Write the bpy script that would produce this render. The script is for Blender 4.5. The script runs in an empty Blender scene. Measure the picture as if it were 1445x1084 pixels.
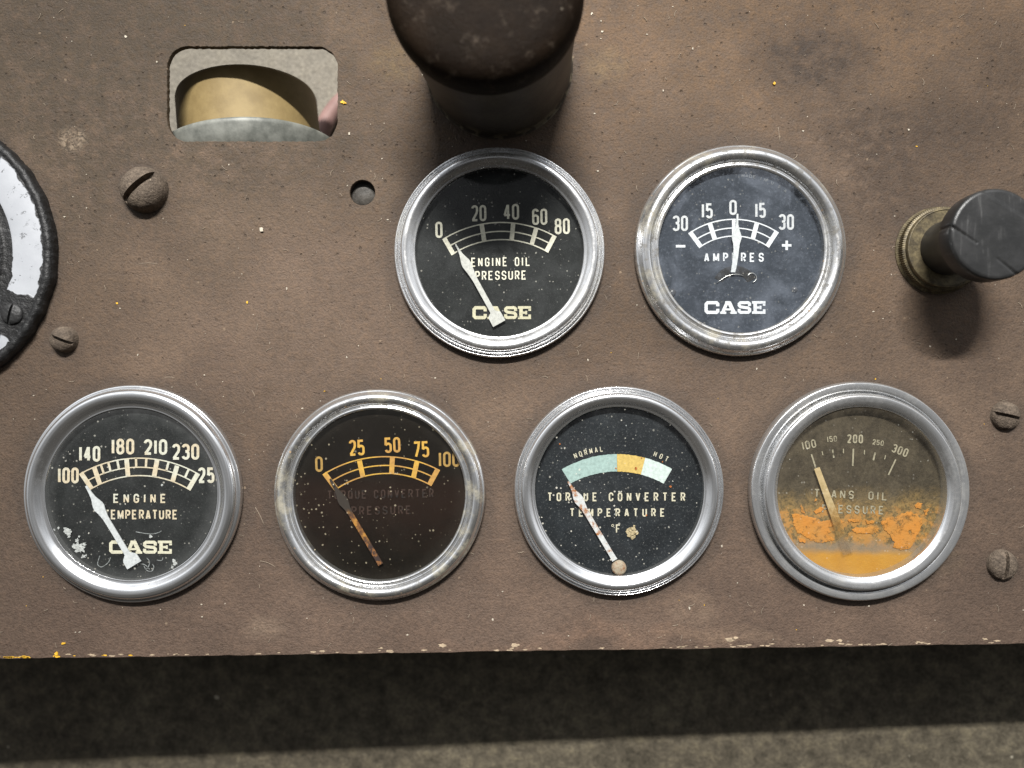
import bpy, bmesh, math, random
from mathutils import Vector, Matrix, noise as mnoise

# ------------------------------------------------------------------ basics
# All modelling is done in "units" of 0.2 mm; S turns them into metres.
S = 0.0002
CX, CY = 722.5, 542.0          # where the camera's axis meets the panel
H = 1060.0                     # camera height above the panel, in units
FLOOR = -314.0                 # concrete floor below the middle of the panel face
FSLOPE = 0.062                 # the panel does not stand quite parallel to the floor
C = bpy.context.scene.collection
sc = bpy.context.scene
R = math.radians

# ------------------------------------------------------------------ camera
cam = bpy.data.cameras.new('camera')
camo = bpy.data.objects.new('camera', cam)
C.objects.link(camo)
camo.location = (0, 0, H * S)
cam.sensor_width = 36.0
cam.lens = 36.0 * H / 1445.0
cam.clip_start = 0.005
cam.clip_end = 50.0
cam.dof.use_dof = True
cam.dof.focus_distance = (H - 6) * S
cam.dof.aperture_fstop = 8.0
sc.camera = camo

# ------------------------------------------------------------------ world + lamps
world = bpy.data.worlds.new('World')
sc.world = world
world.use_nodes = True
wn = world.node_tree
wn.nodes.clear()
wout = wn.nodes.new('ShaderNodeOutputWorld')
wbg = wn.nodes.new('ShaderNodeBackground')
wtc = wn.nodes.new('ShaderNodeTexCoord')
wsep = wn.nodes.new('ShaderNodeSeparateXYZ')
wn.links.new(wtc.outputs['Generated'], wsep.inputs[0])
wr = wn.nodes.new('ShaderNodeValToRGB')       # garage interior: darker straight up, paler walls
e = wr.color_ramp.elements
e[0].position = 0.0
e[0].color = (0.045, 0.043, 0.04, 1)
e[1].position = 1.0
e[1].color = (0.15, 0.15, 0.153, 1)
for p, c in ((0.20, (0.10, 0.098, 0.095, 1)), (0.34, (0.44, 0.44, 0.45, 1)), (0.60, (0.46, 0.47, 0.485, 1)), (0.82, (0.26, 0.265, 0.275, 1))):
    k = wr.color_ramp.elements.new(p)
    k.color = c
wn.links.new(wsep.outputs['Z'], wr.inputs[0])
wno = wn.nodes.new('ShaderNodeTexNoise')
wno.inputs['Scale'].default_value = 2.2
wno.inputs['Detail'].default_value = 2.0
wn.links.new(wtc.outputs['Generated'], wno.inputs['Vector'])
wr2 = wn.nodes.new('ShaderNodeValToRGB')
wr2.color_ramp.elements[0].position = 0.35
wr2.color_ramp.elements[0].color = (0.55, 0.55, 0.55, 1)
wr2.color_ramp.elements[1].position = 0.65
wr2.color_ramp.elements[1].color = (1.6, 1.6, 1.6, 1)
wn.links.new(wno.outputs[0], wr2.inputs[0])
wm = wn.nodes.new('ShaderNodeMix')
wm.data_type = 'RGBA'
wm.blend_type = 'MULTIPLY'
wm.inputs[0].default_value = 1.0
wn.links.new(wr.outputs[0], wm.inputs[6])
wn.links.new(wr2.outputs[0], wm.inputs[7])
wr3 = wn.nodes.new('ShaderNodeValToRGB')      # the lit half of the room is towards +Y
wr3.color_ramp.elements[0].position = 0.33
wr3.color_ramp.elements[0].color = (0.105, 0.090, 0.072, 1)
wr3.color_ramp.elements[1].position = 0.85
wr3.color_ramp.elements[1].color = (4.3, 4.35, 4.4, 1)
wma = wn.nodes.new('ShaderNodeMath')
wma.operation = 'MULTIPLY_ADD'
wma.inputs[1].default_value = 0.5
wma.inputs[2].default_value = 0.5
wn.links.new(wsep.outputs['Y'], wma.inputs[0])
wn.links.new(wma.outputs[0], wr3.inputs[0])
wm2 = wn.nodes.new('ShaderNodeMix')
wm2.data_type = 'RGBA'
wm2.blend_type = 'MULTIPLY'
wm2.inputs[0].default_value = 1.0
wn.links.new(wm.outputs[2], wm2.inputs[6])
wn.links.new(wr3.outputs[0], wm2.inputs[7])
wn.links.new(wm2.outputs[2], wbg.inputs[0])
wbg.inputs[1].default_value = 0.66
wn.links.new(wbg.outputs[0], wout.inputs[0])


def lamp(name, direction, dist, size, power, col):
    l = bpy.data.lights.new(name, 'AREA')
    l.shape = 'RECTANGLE'
    l.size, l.size_y = size
    l.energy = power
    l.spread = R(50)                 # beam narrowed by choice to dim the panel's corners
    l.color = col
    o = bpy.data.objects.new(name, l)
    C.objects.link(o)
    z = Vector(direction).normalized()
    x = (Vector((1, 0, 0)) - z * z.x).normalized()
    y = z.cross(x)
    o.matrix_world = Matrix.Translation(z * dist) @ Matrix((x, y, z)).transposed().to_4x4()
    return o


# one fluorescent tube above and beyond the panel, lying across it
lamp('tube_lamp', (-0.02, 0.795, 1.0), 0.95, (0.34, 0.022), 1.85, (1.0, 0.975, 0.94))

sc.view_settings.view_transform = 'Standard'
sc.view_settings.look = 'None'
sc.view_settings.gamma = 1.0
sc.view_settings.use_curve_mapping = False
sc.view_settings.exposure = -0.08
sc.cycles.max_bounces = 8
sc.cycles.transparent_max_bounces = 16
sc.cycles.caustics_reflective = False
sc.cycles.caustics_refractive = False


# ------------------------------------------------------------------ object helpers
def W(px, py, z=0.0):
    """place (units) at height z that stands at photo pixel px, py"""
    k = (H - z) / H
    return Vector(((px - CX) * k, (CY - py) * k, z))


def tag(o, label=None, cat=None, group=None, kind=None):
    for k, v in (('label', label), ('category', cat), ('group', group), ('kind', kind)):
        if v:
            o[k] = v
    return o


def thing(name, label, cat, pos, group=None):
    o = bpy.data.objects.new(name, None)
    C.objects.link(o)
    o.location = Vector(pos) * S
    o.empty_display_size = 0.01
    return tag(o, label, cat, group)


def obj(name, bm, mat, parent=None, smooth=True, loc=None):
    """link a bmesh given in units as one mesh object"""
    bmesh.ops.scale(bm, vec=(S, S, S), verts=bm.verts)
    me = bpy.data.meshes.new(name)
    bm.to_mesh(me)
    bm.free()
    if smooth:
        for p in me.polygons:
            p.use_smooth = True
    o = bpy.data.objects.new(name, me)
    C.objects.link(o)
    if mat:
        me.materials.append(mat)
    if parent:
        o.parent = parent
    if loc is not None:
        o.location = Vector(loc) * S
    return o


def sharp(o, ang=35):
    """keep creases crisp on a smooth mesh"""
    me = o.data
    bm = bmesh.new()
    bm.from_mesh(me)
    for ed in bm.edges:
        if len(ed.link_faces) == 2 and ed.calc_face_angle(0) > R(ang):
            ed.smooth = False
    bm.to_mesh(me)
    bm.free()
    return o


def add_lathe(bm, prof, seg=128, wobble=None):
    rings = []
    for (r, z) in prof:
        ring = []
        if r < 1e-6:
            ring = [bm.verts.new((0, 0, z))] * seg
        else:
            for i in range(seg):
                a = 2 * math.pi * i / seg
                rr, zz = (r, z) if wobble is None else wobble(r, z, a)
                ring.append(bm.verts.new((rr * math.cos(a), rr * math.sin(a), zz)))
        rings.append(ring)
    for a, b in zip(rings, rings[1:]):
        for i in range(seg):
            j = (i + 1) % seg
            vs = []
            for v in (a[i], a[j], b[j], b[i]):
                if v not in vs:
                    vs.append(v)
            if len(vs) > 2:
                try:
                    bm.faces.new(vs)
                except ValueError:
                    pass
    bmesh.ops.recalc_face_normals(bm, faces=bm.faces)


def smooth_profile(pts, n=5):
    """Catmull-Rom through profile points"""
    out = []
    P = [pts[0]] + list(pts) + [pts[-1]]
    for i in range(1, len(P) - 2):
        p0, p1, p2, p3 = P[i - 1], P[i], P[i + 1], P[i + 2]
        for j in range(n):
            t = j / n
            out.append(tuple(0.5 * (2 * b + (c - a) * t + (2 * a - 5 * b + 4 * c - d) * t * t + (3 * b - a - 3 * c + d) * t ** 3)
                             for a, b, c, d in zip(p0, p1, p2, p3)))
    out.append(tuple(pts[-1]))
    return out


def add_tube(bm, pts, rad, seg=14):
    rings = []
    n = len(pts)
    for i, p in enumerate(pts):
        p = Vector(p)
        d = (Vector(pts[min(i + 1, n - 1)]) - Vector(pts[max(i - 1, 0)])).normalized()
        u = d.cross(Vector((0, 0, 1)))
        if u.length < 1e-4:
            u = Vector((1, 0, 0))
        u.normalize()
        v = d.cross(u)
        rr = rad[i] if isinstance(rad, (list, tuple)) else rad
        rings.append([bm.verts.new(p + u * rr * math.cos(2 * math.pi * k / seg) + v * rr * math.sin(2 * math.pi * k / seg)) for k in range(seg)])
    for a, b in zip(rings, rings[1:]):
        for k in range(seg):
            bm.faces.new((a[k], a[(k + 1) % seg], b[(k + 1) % seg], b[k]))
    bm.faces.new(rings[0])
    bm.faces.new(rings[-1])
    bmesh.ops.recalc_face_normals(bm, faces=bm.faces)


def add_prism(bm, pts, z0, z1):
    lo = [bm.verts.new((x, y, z0)) for x, y in pts]
    hi = [bm.verts.new((x, y, z1)) for x, y in pts]
    n = len(pts)
    bm.faces.new(hi)
    bm.faces.new(list(reversed(lo)))
    for i in range(n):
        bm.faces.new((lo[i], lo[(i + 1) % n], hi[(i + 1) % n], hi[i]))
    bmesh.ops.recalc_face_normals(bm, faces=bm.faces)


def add_box(bm, x0, x1, y0, y1, z0, z1):
    add_prism(bm, [(x0, y0), (x1, y0), (x1, y1), (x0, y1)], z0, z1)


# ------------------------------------------------------------------ material helpers
class Mat:
    def __init__(self, name):
        self.m = bpy.data.materials.new(name)
        self.m.use_nodes = True
        self.t = self.m.node_tree
        self.t.nodes.clear()
        self.out = self.t.nodes.new('ShaderNodeOutputMaterial')
        tc = self.t.nodes.new('ShaderNodeTexCoord')
        self.v = self.vec('SCALE', tc.outputs['Object'], 1.0 / S)      # object space in units

    def put(self, sock, val):
        if hasattr(val, 'is_output'):
            self.t.links.new(val, sock)
        elif isinstance(val, (tuple, list)) and len(val) == 3 and sock.type == 'RGBA':
            sock.default_value = (*val, 1)
        else:
            sock.default_value = val

    def vec(self, op, a, b=None):
        n = self.t.nodes.new('ShaderNodeVectorMath')
        n.operation = op
        self.put(n.inputs[0], a)
        if op == 'SCALE':
            self.put(n.inputs['Scale'], b)
        elif b is not None:
            self.put(n.inputs[1], b)
        return n.outputs['Value'] if op in ('LENGTH', 'DOT_PRODUCT', 'DISTANCE') else n.outputs[0]

    def f(self, op, a, b=0.0, c=None, clamp=False):
        n = self.t.nodes.new('ShaderNodeMath')
        n.operation = op
        n.use_clamp = clamp
        self.put(n.inputs[0], a)
        self.put(n.inputs[1], b)
        if c is not None:
            self.put(n.inputs[2], c)
        return n.outputs[0]

    def noise(self, size, detail=3.0, rough=0.55, vec=None, distort=0.0, off=None):
        n = self.t.nodes.new('ShaderNodeTexNoise')
        v = vec if vec is not None else self.v
        if off is not None:
            v = self.vec('ADD', v, off)
        self.put(n.inputs['Vector'], v)
        n.inputs['Scale'].default_value = 1.0 / size
        n.inputs['Detail'].default_value = detail
        n.inputs['Roughness'].default_value = rough
        n.inputs['Distortion'].default_value = distort
        return n.outputs[0]

    def specks(self, cell, keep, rad, off=(0, 0, 0)):
        """mask of scattered dots: one possible dot per cell, KEEP of them shown, radius up to RAD cells"""
        n = self.t.nodes.new('ShaderNodeTexVoronoi')
        self.put(n.inputs['Vector'], self.vec('ADD', self.vec('ADD', self.v, off), self.vec('SCALE', self.nvec(cell * 0.5), cell * 0.25)))
        n.inputs['Scale'].default_value = 1.0 / cell
        s = self.t.nodes.new('ShaderNodeSeparateColor')
        self.put(s.inputs[0], n.outputs['Color'])
        show = self.f('GREATER_THAN', s.outputs[0], 1.0 - keep)
        r = self.f('MULTIPLY', self.f('POWER', s.outputs[1], 2.0), rad)
        r = self.f('ADD', r, rad * 0.25)
        d = self.f('SUBTRACT', r, n.outputs['Distance'])
        return self.f('MULTIPLY', self.f('MULTIPLY', d, 1.0 / (rad * 0.35), clamp=True), show)

    def nvec(self, size, detail=2.0):
        n = self.t.nodes.new('ShaderNodeTexNoise')
        self.put(n.inputs['Vector'], self.v)
        n.inputs['Scale'].default_value = 1.0 / size
        n.inputs['Detail'].default_value = detail
        return self.vec('SUBTRACT', n.outputs['Color'], (0.5, 0.5, 0.5))

    def step(self, x, lo, hi):
        n = self.t.nodes.new('ShaderNodeMapRange')
        n.interpolation_type = 'SMOOTHSTEP'
        self.put(n.inputs['Value'], x)
        n.inputs['From Min'].default_value = lo
        n.inputs['From Max'].default_value = hi
        return n.outputs[0]

    def ramp(self, x, *stops):
        n = self.t.nodes.new('ShaderNodeValToRGB')
        self.put(n.inputs[0], x)
        el = n.color_ramp.elements
        while len(el) < len(stops):
            el.new(0.5)
        for k, (p, c) in zip(el, stops):
            k.position = p
            k.color = (*c, 1) if len(c) == 3 else c
        return n.outputs[0]

    def mix(self, fac, a, b, blend='MIX'):
        n = self.t.nodes.new('ShaderNodeMix')
        n.data_type = 'RGBA'
        n.blend_type = blend
        self.put(n.inputs[0], fac)
        self.put(n.inputs[6], a)
        self.put(n.inputs[7], b)
        return n.outputs[2]

    def patch(self, px, py, rx, ry=None, soft=0.5, wob=0.5, rot=0.0):
        """mask of an uneven stain centred on panel point px,py"""
        ry = ry or rx
        d = self.vec('SUBTRACT', self.v, (px - CX, CY - py, 0))
        if not hasattr(self, 'shared'):
            self.shared = (self.nvec(28, 5.0), self.nvec(120, 5.0), self.step(self.noise(22, 5, 0.75), 0.28, 0.62))
        d = self.vec('ADD', d, self.vec('SCALE', self.shared[0] if max(rx, ry) < 90 else self.shared[1], max(rx, ry) * wob * 1.5))
        d = self.vec('MULTIPLY', d, (1.0 / rx, 1.0 / ry, 0))
        k = self.step(self.vec('LENGTH', d), 1.0 + soft, 1.0 - soft)
        return self.f('MULTIPLY', k, self.shared[2])

    def bump(self, h, strength, dist=1.0, normal=None):
        n = self.t.nodes.new('ShaderNodeBump')
        n.inputs['Strength'].default_value = strength
        n.inputs['Distance'].default_value = dist * S
        self.put(n.inputs['Height'], h)
        if normal is not None:
            self.put(n.inputs['Normal'], normal)
        return n.outputs[0]

    def bsdf(self, color, rough=0.6, metal=0.0, normal=None, spec=0.5, alpha=None):
        n = self.t.nodes.new('ShaderNodeBsdfPrincipled')
        self.put(n.inputs['Base Color'], color)
        self.put(n.inputs['Roughness'], rough)
        self.put(n.inputs['Metallic'], metal)
        self.put(n.inputs['Specular IOR Level'], spec)
        if normal is not None:
            self.put(n.inputs['Normal'], normal)
        return n.outputs[0]

    def mixs(self, fac, a, b):
        n = self.t.nodes.new('ShaderNodeMixShader')
        self.put(n.inputs[0], fac)
        self.put(n.inputs[1], a)
        self.put(n.inputs[2], b)
        return n.outputs[0]

    def done(self, shader):
        self.t.links.new(shader, self.out.inputs['Surface'])
        return self.m


def xyz(m):
    n = m.t.nodes.new('ShaderNodeSeparateXYZ')
    m.put(n.inputs[0], m.v)
    return n.outputs


def panel_material():
    m = Mat('painted_steel')
    x, y, z = xyz(m)
    big = m.noise(420, 3, 0.55)
    mid = m.noise(90, 4, 0.6, off=(310, 0, 0))
    col = m.ramp(big, (0.34, (0.092, 0.070, 0.050)), (0.5, (0.124, 0.097, 0.073)), (0.66, (0.158, 0.125, 0.096)))
    # the primer is olive-brown in the upper left (painted falloff included), tan in the upper right, mauve low down
    mauve = m.step(m.f('ADD', y, m.f('MULTIPLY', mid, 260)), 260, -260)
    col = m.mix(m.f('MULTIPLY', mauve, 0.62), col, (0.132, 0.102, 0.086))
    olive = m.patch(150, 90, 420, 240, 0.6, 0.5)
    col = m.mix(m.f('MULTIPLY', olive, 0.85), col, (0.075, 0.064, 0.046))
    tan = m.patch(1120, 10, 520, 150, 0.6, 0.4)
    col = m.mix(m.f('MULTIPLY', tan, 0.55), col, (0.175, 0.122, 0.072))
    col = m.mix(m.step(mid, 0.35, 0.75), m.mix(1.0, col, (0.86, 0.86, 0.86), 'MULTIPLY'), m.mix(1.0, col, (1.14, 1.13, 1.12), 'MULTIPLY'))
    # stains, and patches that paint in light and shade
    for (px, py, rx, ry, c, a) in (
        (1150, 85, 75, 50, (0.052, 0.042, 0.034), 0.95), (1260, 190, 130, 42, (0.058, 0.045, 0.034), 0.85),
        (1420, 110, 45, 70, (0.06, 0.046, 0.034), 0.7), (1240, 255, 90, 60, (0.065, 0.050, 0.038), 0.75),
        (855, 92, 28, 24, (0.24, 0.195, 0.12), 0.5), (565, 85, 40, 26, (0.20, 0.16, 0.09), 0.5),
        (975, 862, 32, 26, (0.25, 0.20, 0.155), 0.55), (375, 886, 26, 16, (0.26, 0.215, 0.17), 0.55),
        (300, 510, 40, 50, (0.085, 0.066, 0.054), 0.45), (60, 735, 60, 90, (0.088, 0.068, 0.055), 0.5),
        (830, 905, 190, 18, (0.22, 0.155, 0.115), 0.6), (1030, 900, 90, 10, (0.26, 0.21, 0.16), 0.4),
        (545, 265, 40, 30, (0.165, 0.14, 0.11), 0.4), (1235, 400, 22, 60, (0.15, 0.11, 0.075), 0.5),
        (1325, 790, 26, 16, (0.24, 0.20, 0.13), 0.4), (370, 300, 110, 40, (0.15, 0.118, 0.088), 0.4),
        (660, 80, 60, 90, (0.06, 0.05, 0.04), 0.3), (1360, 480, 60, 60, (0.10, 0.075, 0.058), 0.5),  # the patch below the knob paints in its cast shadow
        (1430, 700, 60, 260, (0.095, 0.075, 0.060), 0.5), (10, 640, 60, 260, (0.09, 0.072, 0.056), 0.5), (60, 20, 200, 70, (0.070, 0.058, 0.042), 0.6),  # dark edge and corner patches paint in the lamp's falloff
        (470, 480, 190, 110, (0.165, 0.132, 0.108), 0.45), (880, 560, 120, 60, (0.165, 0.132, 0.108), 0.4), (700, 880, 300, 40, (0.16, 0.128, 0.106), 0.4),  # paler patches paint in the brighter middle of the light
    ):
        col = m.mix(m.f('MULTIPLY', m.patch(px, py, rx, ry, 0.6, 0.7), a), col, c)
    spot = m.patch(103, 196, 18, 16, 0.4, 0.6)
    spot = m.f('MULTIPLY', spot, m.step(m.noise(6, 4, 0.7), 0.38, 0.6))
    col = m.mix(m.f('MULTIPLY', spot, 0.8), col, (0.30, 0.265, 0.21))
    # grime and painted contact shade round the six gauges and the post
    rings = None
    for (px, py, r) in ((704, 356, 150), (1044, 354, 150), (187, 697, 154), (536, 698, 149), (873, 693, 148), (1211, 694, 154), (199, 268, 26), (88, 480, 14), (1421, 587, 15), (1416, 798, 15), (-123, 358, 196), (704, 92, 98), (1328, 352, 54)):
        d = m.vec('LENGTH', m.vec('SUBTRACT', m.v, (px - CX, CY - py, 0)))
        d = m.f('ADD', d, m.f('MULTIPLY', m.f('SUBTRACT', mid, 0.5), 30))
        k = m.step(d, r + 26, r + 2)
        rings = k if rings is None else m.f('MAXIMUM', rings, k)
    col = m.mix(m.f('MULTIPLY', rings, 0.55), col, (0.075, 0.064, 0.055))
    # grain: an orange-peel skin with small sharp pits, rougher towards the top
    fine = m.noise(3.0, 3, 0.7)
    fine2 = m.noise(8.0, 2, 0.5, off=(50, 9, 0))
    coarse = m.step(m.f('ADD', m.f('MULTIPLY', y, 0.0012), m.noise(150, 3, 0.6, off=(9, 90, 0))), 0.38, 0.85)
    g = m.f('ADD', m.f('MULTIPLY', fine, 0.6), m.f('MULTIPLY', fine2, 0.4))
    col = m.mix(1.0, col, m.ramp(g, (0.34, (0.72, 0.71, 0.70)), (0.5, (1, 1, 1)), (0.66, (1.32, 1.30, 1.27))), 'MULTIPLY')
    pits = m.specks(8.5, 0.45, 0.24, (7, 3, 0))
    pits = m.f('MULTIPLY', pits, m.f('ADD', 0.25, m.f('MULTIPLY', coarse, 0.75)))
    lumps = m.specks(10.0, 0.5, 0.36, (77, 13, 0))
    lumps = m.f('MULTIPLY', lumps, m.f('ADD', 0.3, m.f('MULTIPLY', coarse, 0.7)))
    col = m.mix(m.f('MULTIPLY', pits, 0.45), col, (0.03, 0.024, 0.018))
    pale = m.specks(16, 0.30, 0.12, (70, 33, 0))
    col = m.mix(m.f('MULTIPLY', pale, 0.55), col, (0.33, 0.28, 0.21))
    white = m.specks(60, 0.10, 0.040, (270, 133, 0))
    col = m.mix(white, col, (0.50, 0.45, 0.36))
    ochre = m.specks(120, 0.10, 0.024, (470, 233, 0))
    col = m.mix(ochre, col, (0.55, 0.34, 0.05))
    h = m.f('SUBTRACT', m.f('ADD', m.f('MULTIPLY', g, 0.8), m.f('MULTIPLY', lumps, 0.16)), m.f('MULTIPLY', pits, 0.42))
    col = m.mix(1.0, col, (0.75, 0.655, 0.585), 'MULTIPLY')
    nrm = m.bump(h, 0.68, 5.0)
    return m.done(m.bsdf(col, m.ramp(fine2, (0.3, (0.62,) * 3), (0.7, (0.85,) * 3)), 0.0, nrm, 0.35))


def concrete_material():
    m = Mat('concrete')
    a = m.noise(260, 5, 0.6)
    b = m.noise(26, 5, 0.7, off=(40, 0, 0))
    col = m.ramp(a, (0.3, (0.060, 0.050, 0.035)), (0.7, (0.112, 0.096, 0.068)))
    col = m.mix(1.0, col, m.ramp(b, (0.32, (0.5, 0.5, 0.48)), (0.5, (1, 1, 1)), (0.68, (1.6, 1.6, 1.5))), 'MULTIPLY')
    y = xyz(m)[1]
    far_pale = m.step(m.f('ADD', y, m.f('MULTIPLY', a, 240)), 320, 620)     # paler beyond the panel
    col = m.mix(m.f('MULTIPLY', far_pale, 0.7), col, (0.29, 0.265, 0.22))
    fine = m.noise(6, 4, 0.7)
    col = m.mix(1.0, col, m.ramp(fine, (0.35, (0.75,) * 3), (0.65, (1.25,) * 3)), 'MULTIPLY')
    col = m.mix(m.specks(34, 0.3, 0.12, (3, 8, 0)), col, (0.34, 0.31, 0.24))
    col = m.mix(m.specks(46, 0.25, 0.10, (93, 38, 0)), col, (0.05, 0.045, 0.035))
    return m.done(m.bsdf(col, 0.8, 0, m.bump(m.f('ADD', b, m.f('MULTIPLY', fine, 0.3)), 0.6, 8), 0.3))


def chrome_material(name, pit=0.2, rust=0.1, dull=0.25, seed=0.0, rough=0.2):
    m = Mat(name)
    x, y, z = xyz(m)
    rad = m.f('SQRT', m.f('ADD', m.f('MULTIPLY', x, x), m.f('MULTIPLY', y, y)))
    ang = m.f('ARCTAN2', y, x)
    cmb = m.t.nodes.new('ShaderNodeCombineXYZ')
    m.put(cmb.inputs[0], m.f('MULTIPLY', rad, 1.0))
    m.put(cmb.inputs[1], m.f('MULTIPLY', ang, 9.0))
    m.put(cmb.inputs[2], seed)
    scr = m.noise(2.2, 3, 0.6, vec=cmb.outputs[0])                      # scratches that run round the ring
    off = (seed * 37.0, seed * 11.0, seed * 5.0)
    big = m.noise(60, 4, 0.65, off=off)
    small = m.noise(5, 4, 0.7, off=off)
    film = m.step(m.f('ADD', big, m.f('MULTIPLY', m.f('SUBTRACT', small, 0.5), 0.5)), 0.62 - dull * 0.35, 0.85 - dull * 0.2)
    r = m.f('ADD', rough - 0.06, m.f('MULTIPLY', scr, 0.10))
    r = m.f('ADD', r, m.f('MULTIPLY', film, 0.20))
    col = m.mix(film, (0.88, 0.89, 0.905), (0.56, 0.555, 0.535))
    col = m.mix(1.0, col, m.ramp(scr, (0.3, (0.86,) * 3), (0.7, (1.06,) * 3)), 'MULTIPLY')
    met = m.bsdf(col, r, 1.0, m.bump(m.f('ADD', scr, m.f('MULTIPLY', small, 0.35)), 0.06, 1.0))
    patch = m.step(m.noise(34, 3, 0.6, off=(seed * 91.0, 20, 3)), 0.46, 0.62)
    dots = m.f('MULTIPLY', m.specks(7.0, 0.5, 0.24, off), patch)
    dk = m.f('MULTIPLY', m.step(m.noise(11, 5, 0.75, off=(seed * 51.0, 2, 33)), 0.60 - pit * 0.10, 0.70 - pit * 0.06), pit, clamp=True)
    dirt = m.bsdf(m.mix(small, (0.03, 0.03, 0.032), (0.13, 0.115, 0.09)), 0.75, 0.0)
    sh = m.mixs(m.f('MULTIPLY', dk, 0.85), met, dirt)
    rs = m.bsdf(m.mix(small, (0.14, 0.06, 0.02), (0.36, 0.24, 0.10)), 0.85, 0.0)
    sh = m.mixs(m.f('MULTIPLY', dots, min(1.0, rust * 1.3)), sh, rs)
    haze = m.f('MULTIPLY', m.step(m.noise(46, 5, 0.7, off=(seed * 71.0, 7, 1)), 0.50, 0.70), rust * 0.75)
    sh = m.mixs(haze, sh, m.bsdf((0.40, 0.36, 0.25), 0.7))
    # fine dust film everywhere
    sh = m.mixs(0.11 + 0.08 * dull, sh, m.bsdf((0.40, 0.40, 0.39), 0.9))
    return m.done(sh)


def dial_material(name, base=(0.014, 0.015, 0.015), speck=0.5, tint=(0.14, 0.14, 0.13), mott=0.5, seed=0.0):
    m = Mat(name)
    off = (seed * 17, seed * 5, 0)
    a = m.noise(40, 4, 0.65, off=off)
    b = m.noise(3.2, 3, 0.7, off=off)
    col = m.mix(m.f('MULTIPLY', m.step(a, 0.35, 0.8), mott), base, tuple(c * 2.4 + 0.004 for c in base))
    col = m.mix(m.f('MULTIPLY', m.step(b, 0.54, 0.78), speck * 0.7), col, tint)
    s = m.specks(9, 0.5, 0.10, off)
    col = m.mix(m.f('MULTIPLY', s, speck), col, tuple(c * 2.2 for c in tint))
    return m.done(m.bsdf(col, 0.7, 0, m.bump(b, 0.2, 1.0), 0.12))


def glass_material(name, film=0.03, filmcol=(0.5, 0.5, 0.47), speck=0.6, seed=0.0, edge=0.0, fleckcol=(0.62, 0.60, 0.52)):
    m = Mat(name)
    off = (seed * 23.0, seed * 31.0, 0)
    tr = m.t.nodes.new('ShaderNodeBsdfTransparent')
    tr.inputs[0].default_value = (0.95, 0.96, 0.95, 1)
    gl = m.t.nodes.new('ShaderNodeBsdfGlossy')
    gl.inputs['Roughness'].default_value = 0.06
    lw = m.t.nodes.new('ShaderNodeLayerWeight')          # Schlick's curve, alike from either side of the pane
    lw.inputs['Blend'].default_value = 0.5
    fr = m.f('ADD', 0.04, m.f('MULTIPLY', m.f('POWER', lw.outputs['Facing'], 5.0), 0.96))
    sh = m.mixs(fr, tr.outputs[0], gl.outputs[0])
    # an even grey film, smears, and specks of dust lying on the pane
    dust = m.bsdf(filmcol, 0.9)
    sm = m.step(m.noise(52, 4, 0.6, off=off, distort=0.6), 0.42, 0.75)
    fine = m.step(m.noise(4.0, 3, 0.75, off=off), 0.48, 0.80)
    fac = m.f('MULTIPLY', m.f('ADD', m.f('ADD', 0.15, m.f('MULTIPLY', sm, 1.5)), m.f('MULTIPLY', fine, 1.3)), film)
    if edge > 0:
        x, y, z = xyz(m)
        rad = m.f('SQRT', m.f('ADD', m.f('MULTIPLY', x, x), m.f('MULTIPLY', y, y)))
        rad = m.f('ADD', rad, m.f('MULTIPLY', m.f('SUBTRACT', m.noise(20, 3, 0.6, off=off), 0.5), 16))
        fac = m.f('ADD', fac, m.f('MULTIPLY', m.step(rad, 100, 122), edge))
    sh = m.mixs(fac, sh, dust)
    fl = m.bsdf(fleckcol, 0.9)
    s1 = m.f('MULTIPLY', m.specks(5.0, 0.55, 0.27, off), 0.42 * speck)
    s1 = m.f('MULTIPLY', s1, m.step(m.noise(44, 3, 0.6, off=(off[1], 5, 9)), 0.34, 0.60))
    s2 = m.f('MULTIPLY', m.specks(13, 0.34, 0.085, (off[1] + 4, off[0] + 9, 0)), 0.9 * speck)
    s = m.f('MAXIMUM', s1, s2)
    return m.done(m.mixs(s, sh, fl))


def ink_material(name, col, wear=0.2, under=(0.02, 0.02, 0.02), var=None, seed=0.0):
    m = Mat(name)
    off = (seed * 13.0, seed * 3.0, 0)
    b = m.noise(14, 5, 0.75, off=off)
    c = col
    if var:
        c = m.mix(m.step(m.noise(46, 2, 0.5, off=off), 0.42, 0.58), col, var)
    c = m.mix(1.0, c, m.ramp(m.noise(4, 3, 0.6, off=off), (0.3, (0.78,) * 3), (0.65, (1.06,) * 3)), 'MULTIPLY')
    k = m.step(b, 0.72 - wear * 0.42, 0.80 - wear * 0.30)
    c = m.mix(m.f('MULTIPLY', k, min(1.0, wear * 2.2)), c, under)
    return m.done(m.bsdf(c, 0.65, 0, None, 0.3))


def plain(name, col, rough=0.6, metal=0.0, vary=0.25, size=12.0, bump=0.0, spec=0.4, bsize=None):
    m = Mat(name)
    n = m.noise(size, 4, 0.65)
    c = m.mix(1.0, col, m.ramp(n, (0.3, (1 - vary,) * 3), (0.7, (1 + vary,) * 3)), 'MULTIPLY')
    nr = m.bump(m.noise(bsize or size, 4, 0.65), bump, 4.0) if bump else None
    return m.done(m.bsdf(c, rough, metal, nr, spec))


# ------------------------------------------------------------------ stroke lettering
def arc(cx, cy, rx, ry, a0, a1, n=9):
    return [(cx + rx * math.cos(R(a0 + (a1 - a0) * i / n)), cy + ry * math.sin(R(a0 + (a1 - a0) * i / n))) for i in range(n + 1)]


def stadium(x0, y0, w, h):
    r = w / 2
    q = min(h / 2, r)
    return arc(x0 + r, y0 + h - q, r, q, 180, 0) + arc(x0 + r, y0 + q, r, q, 0, -180)


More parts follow.
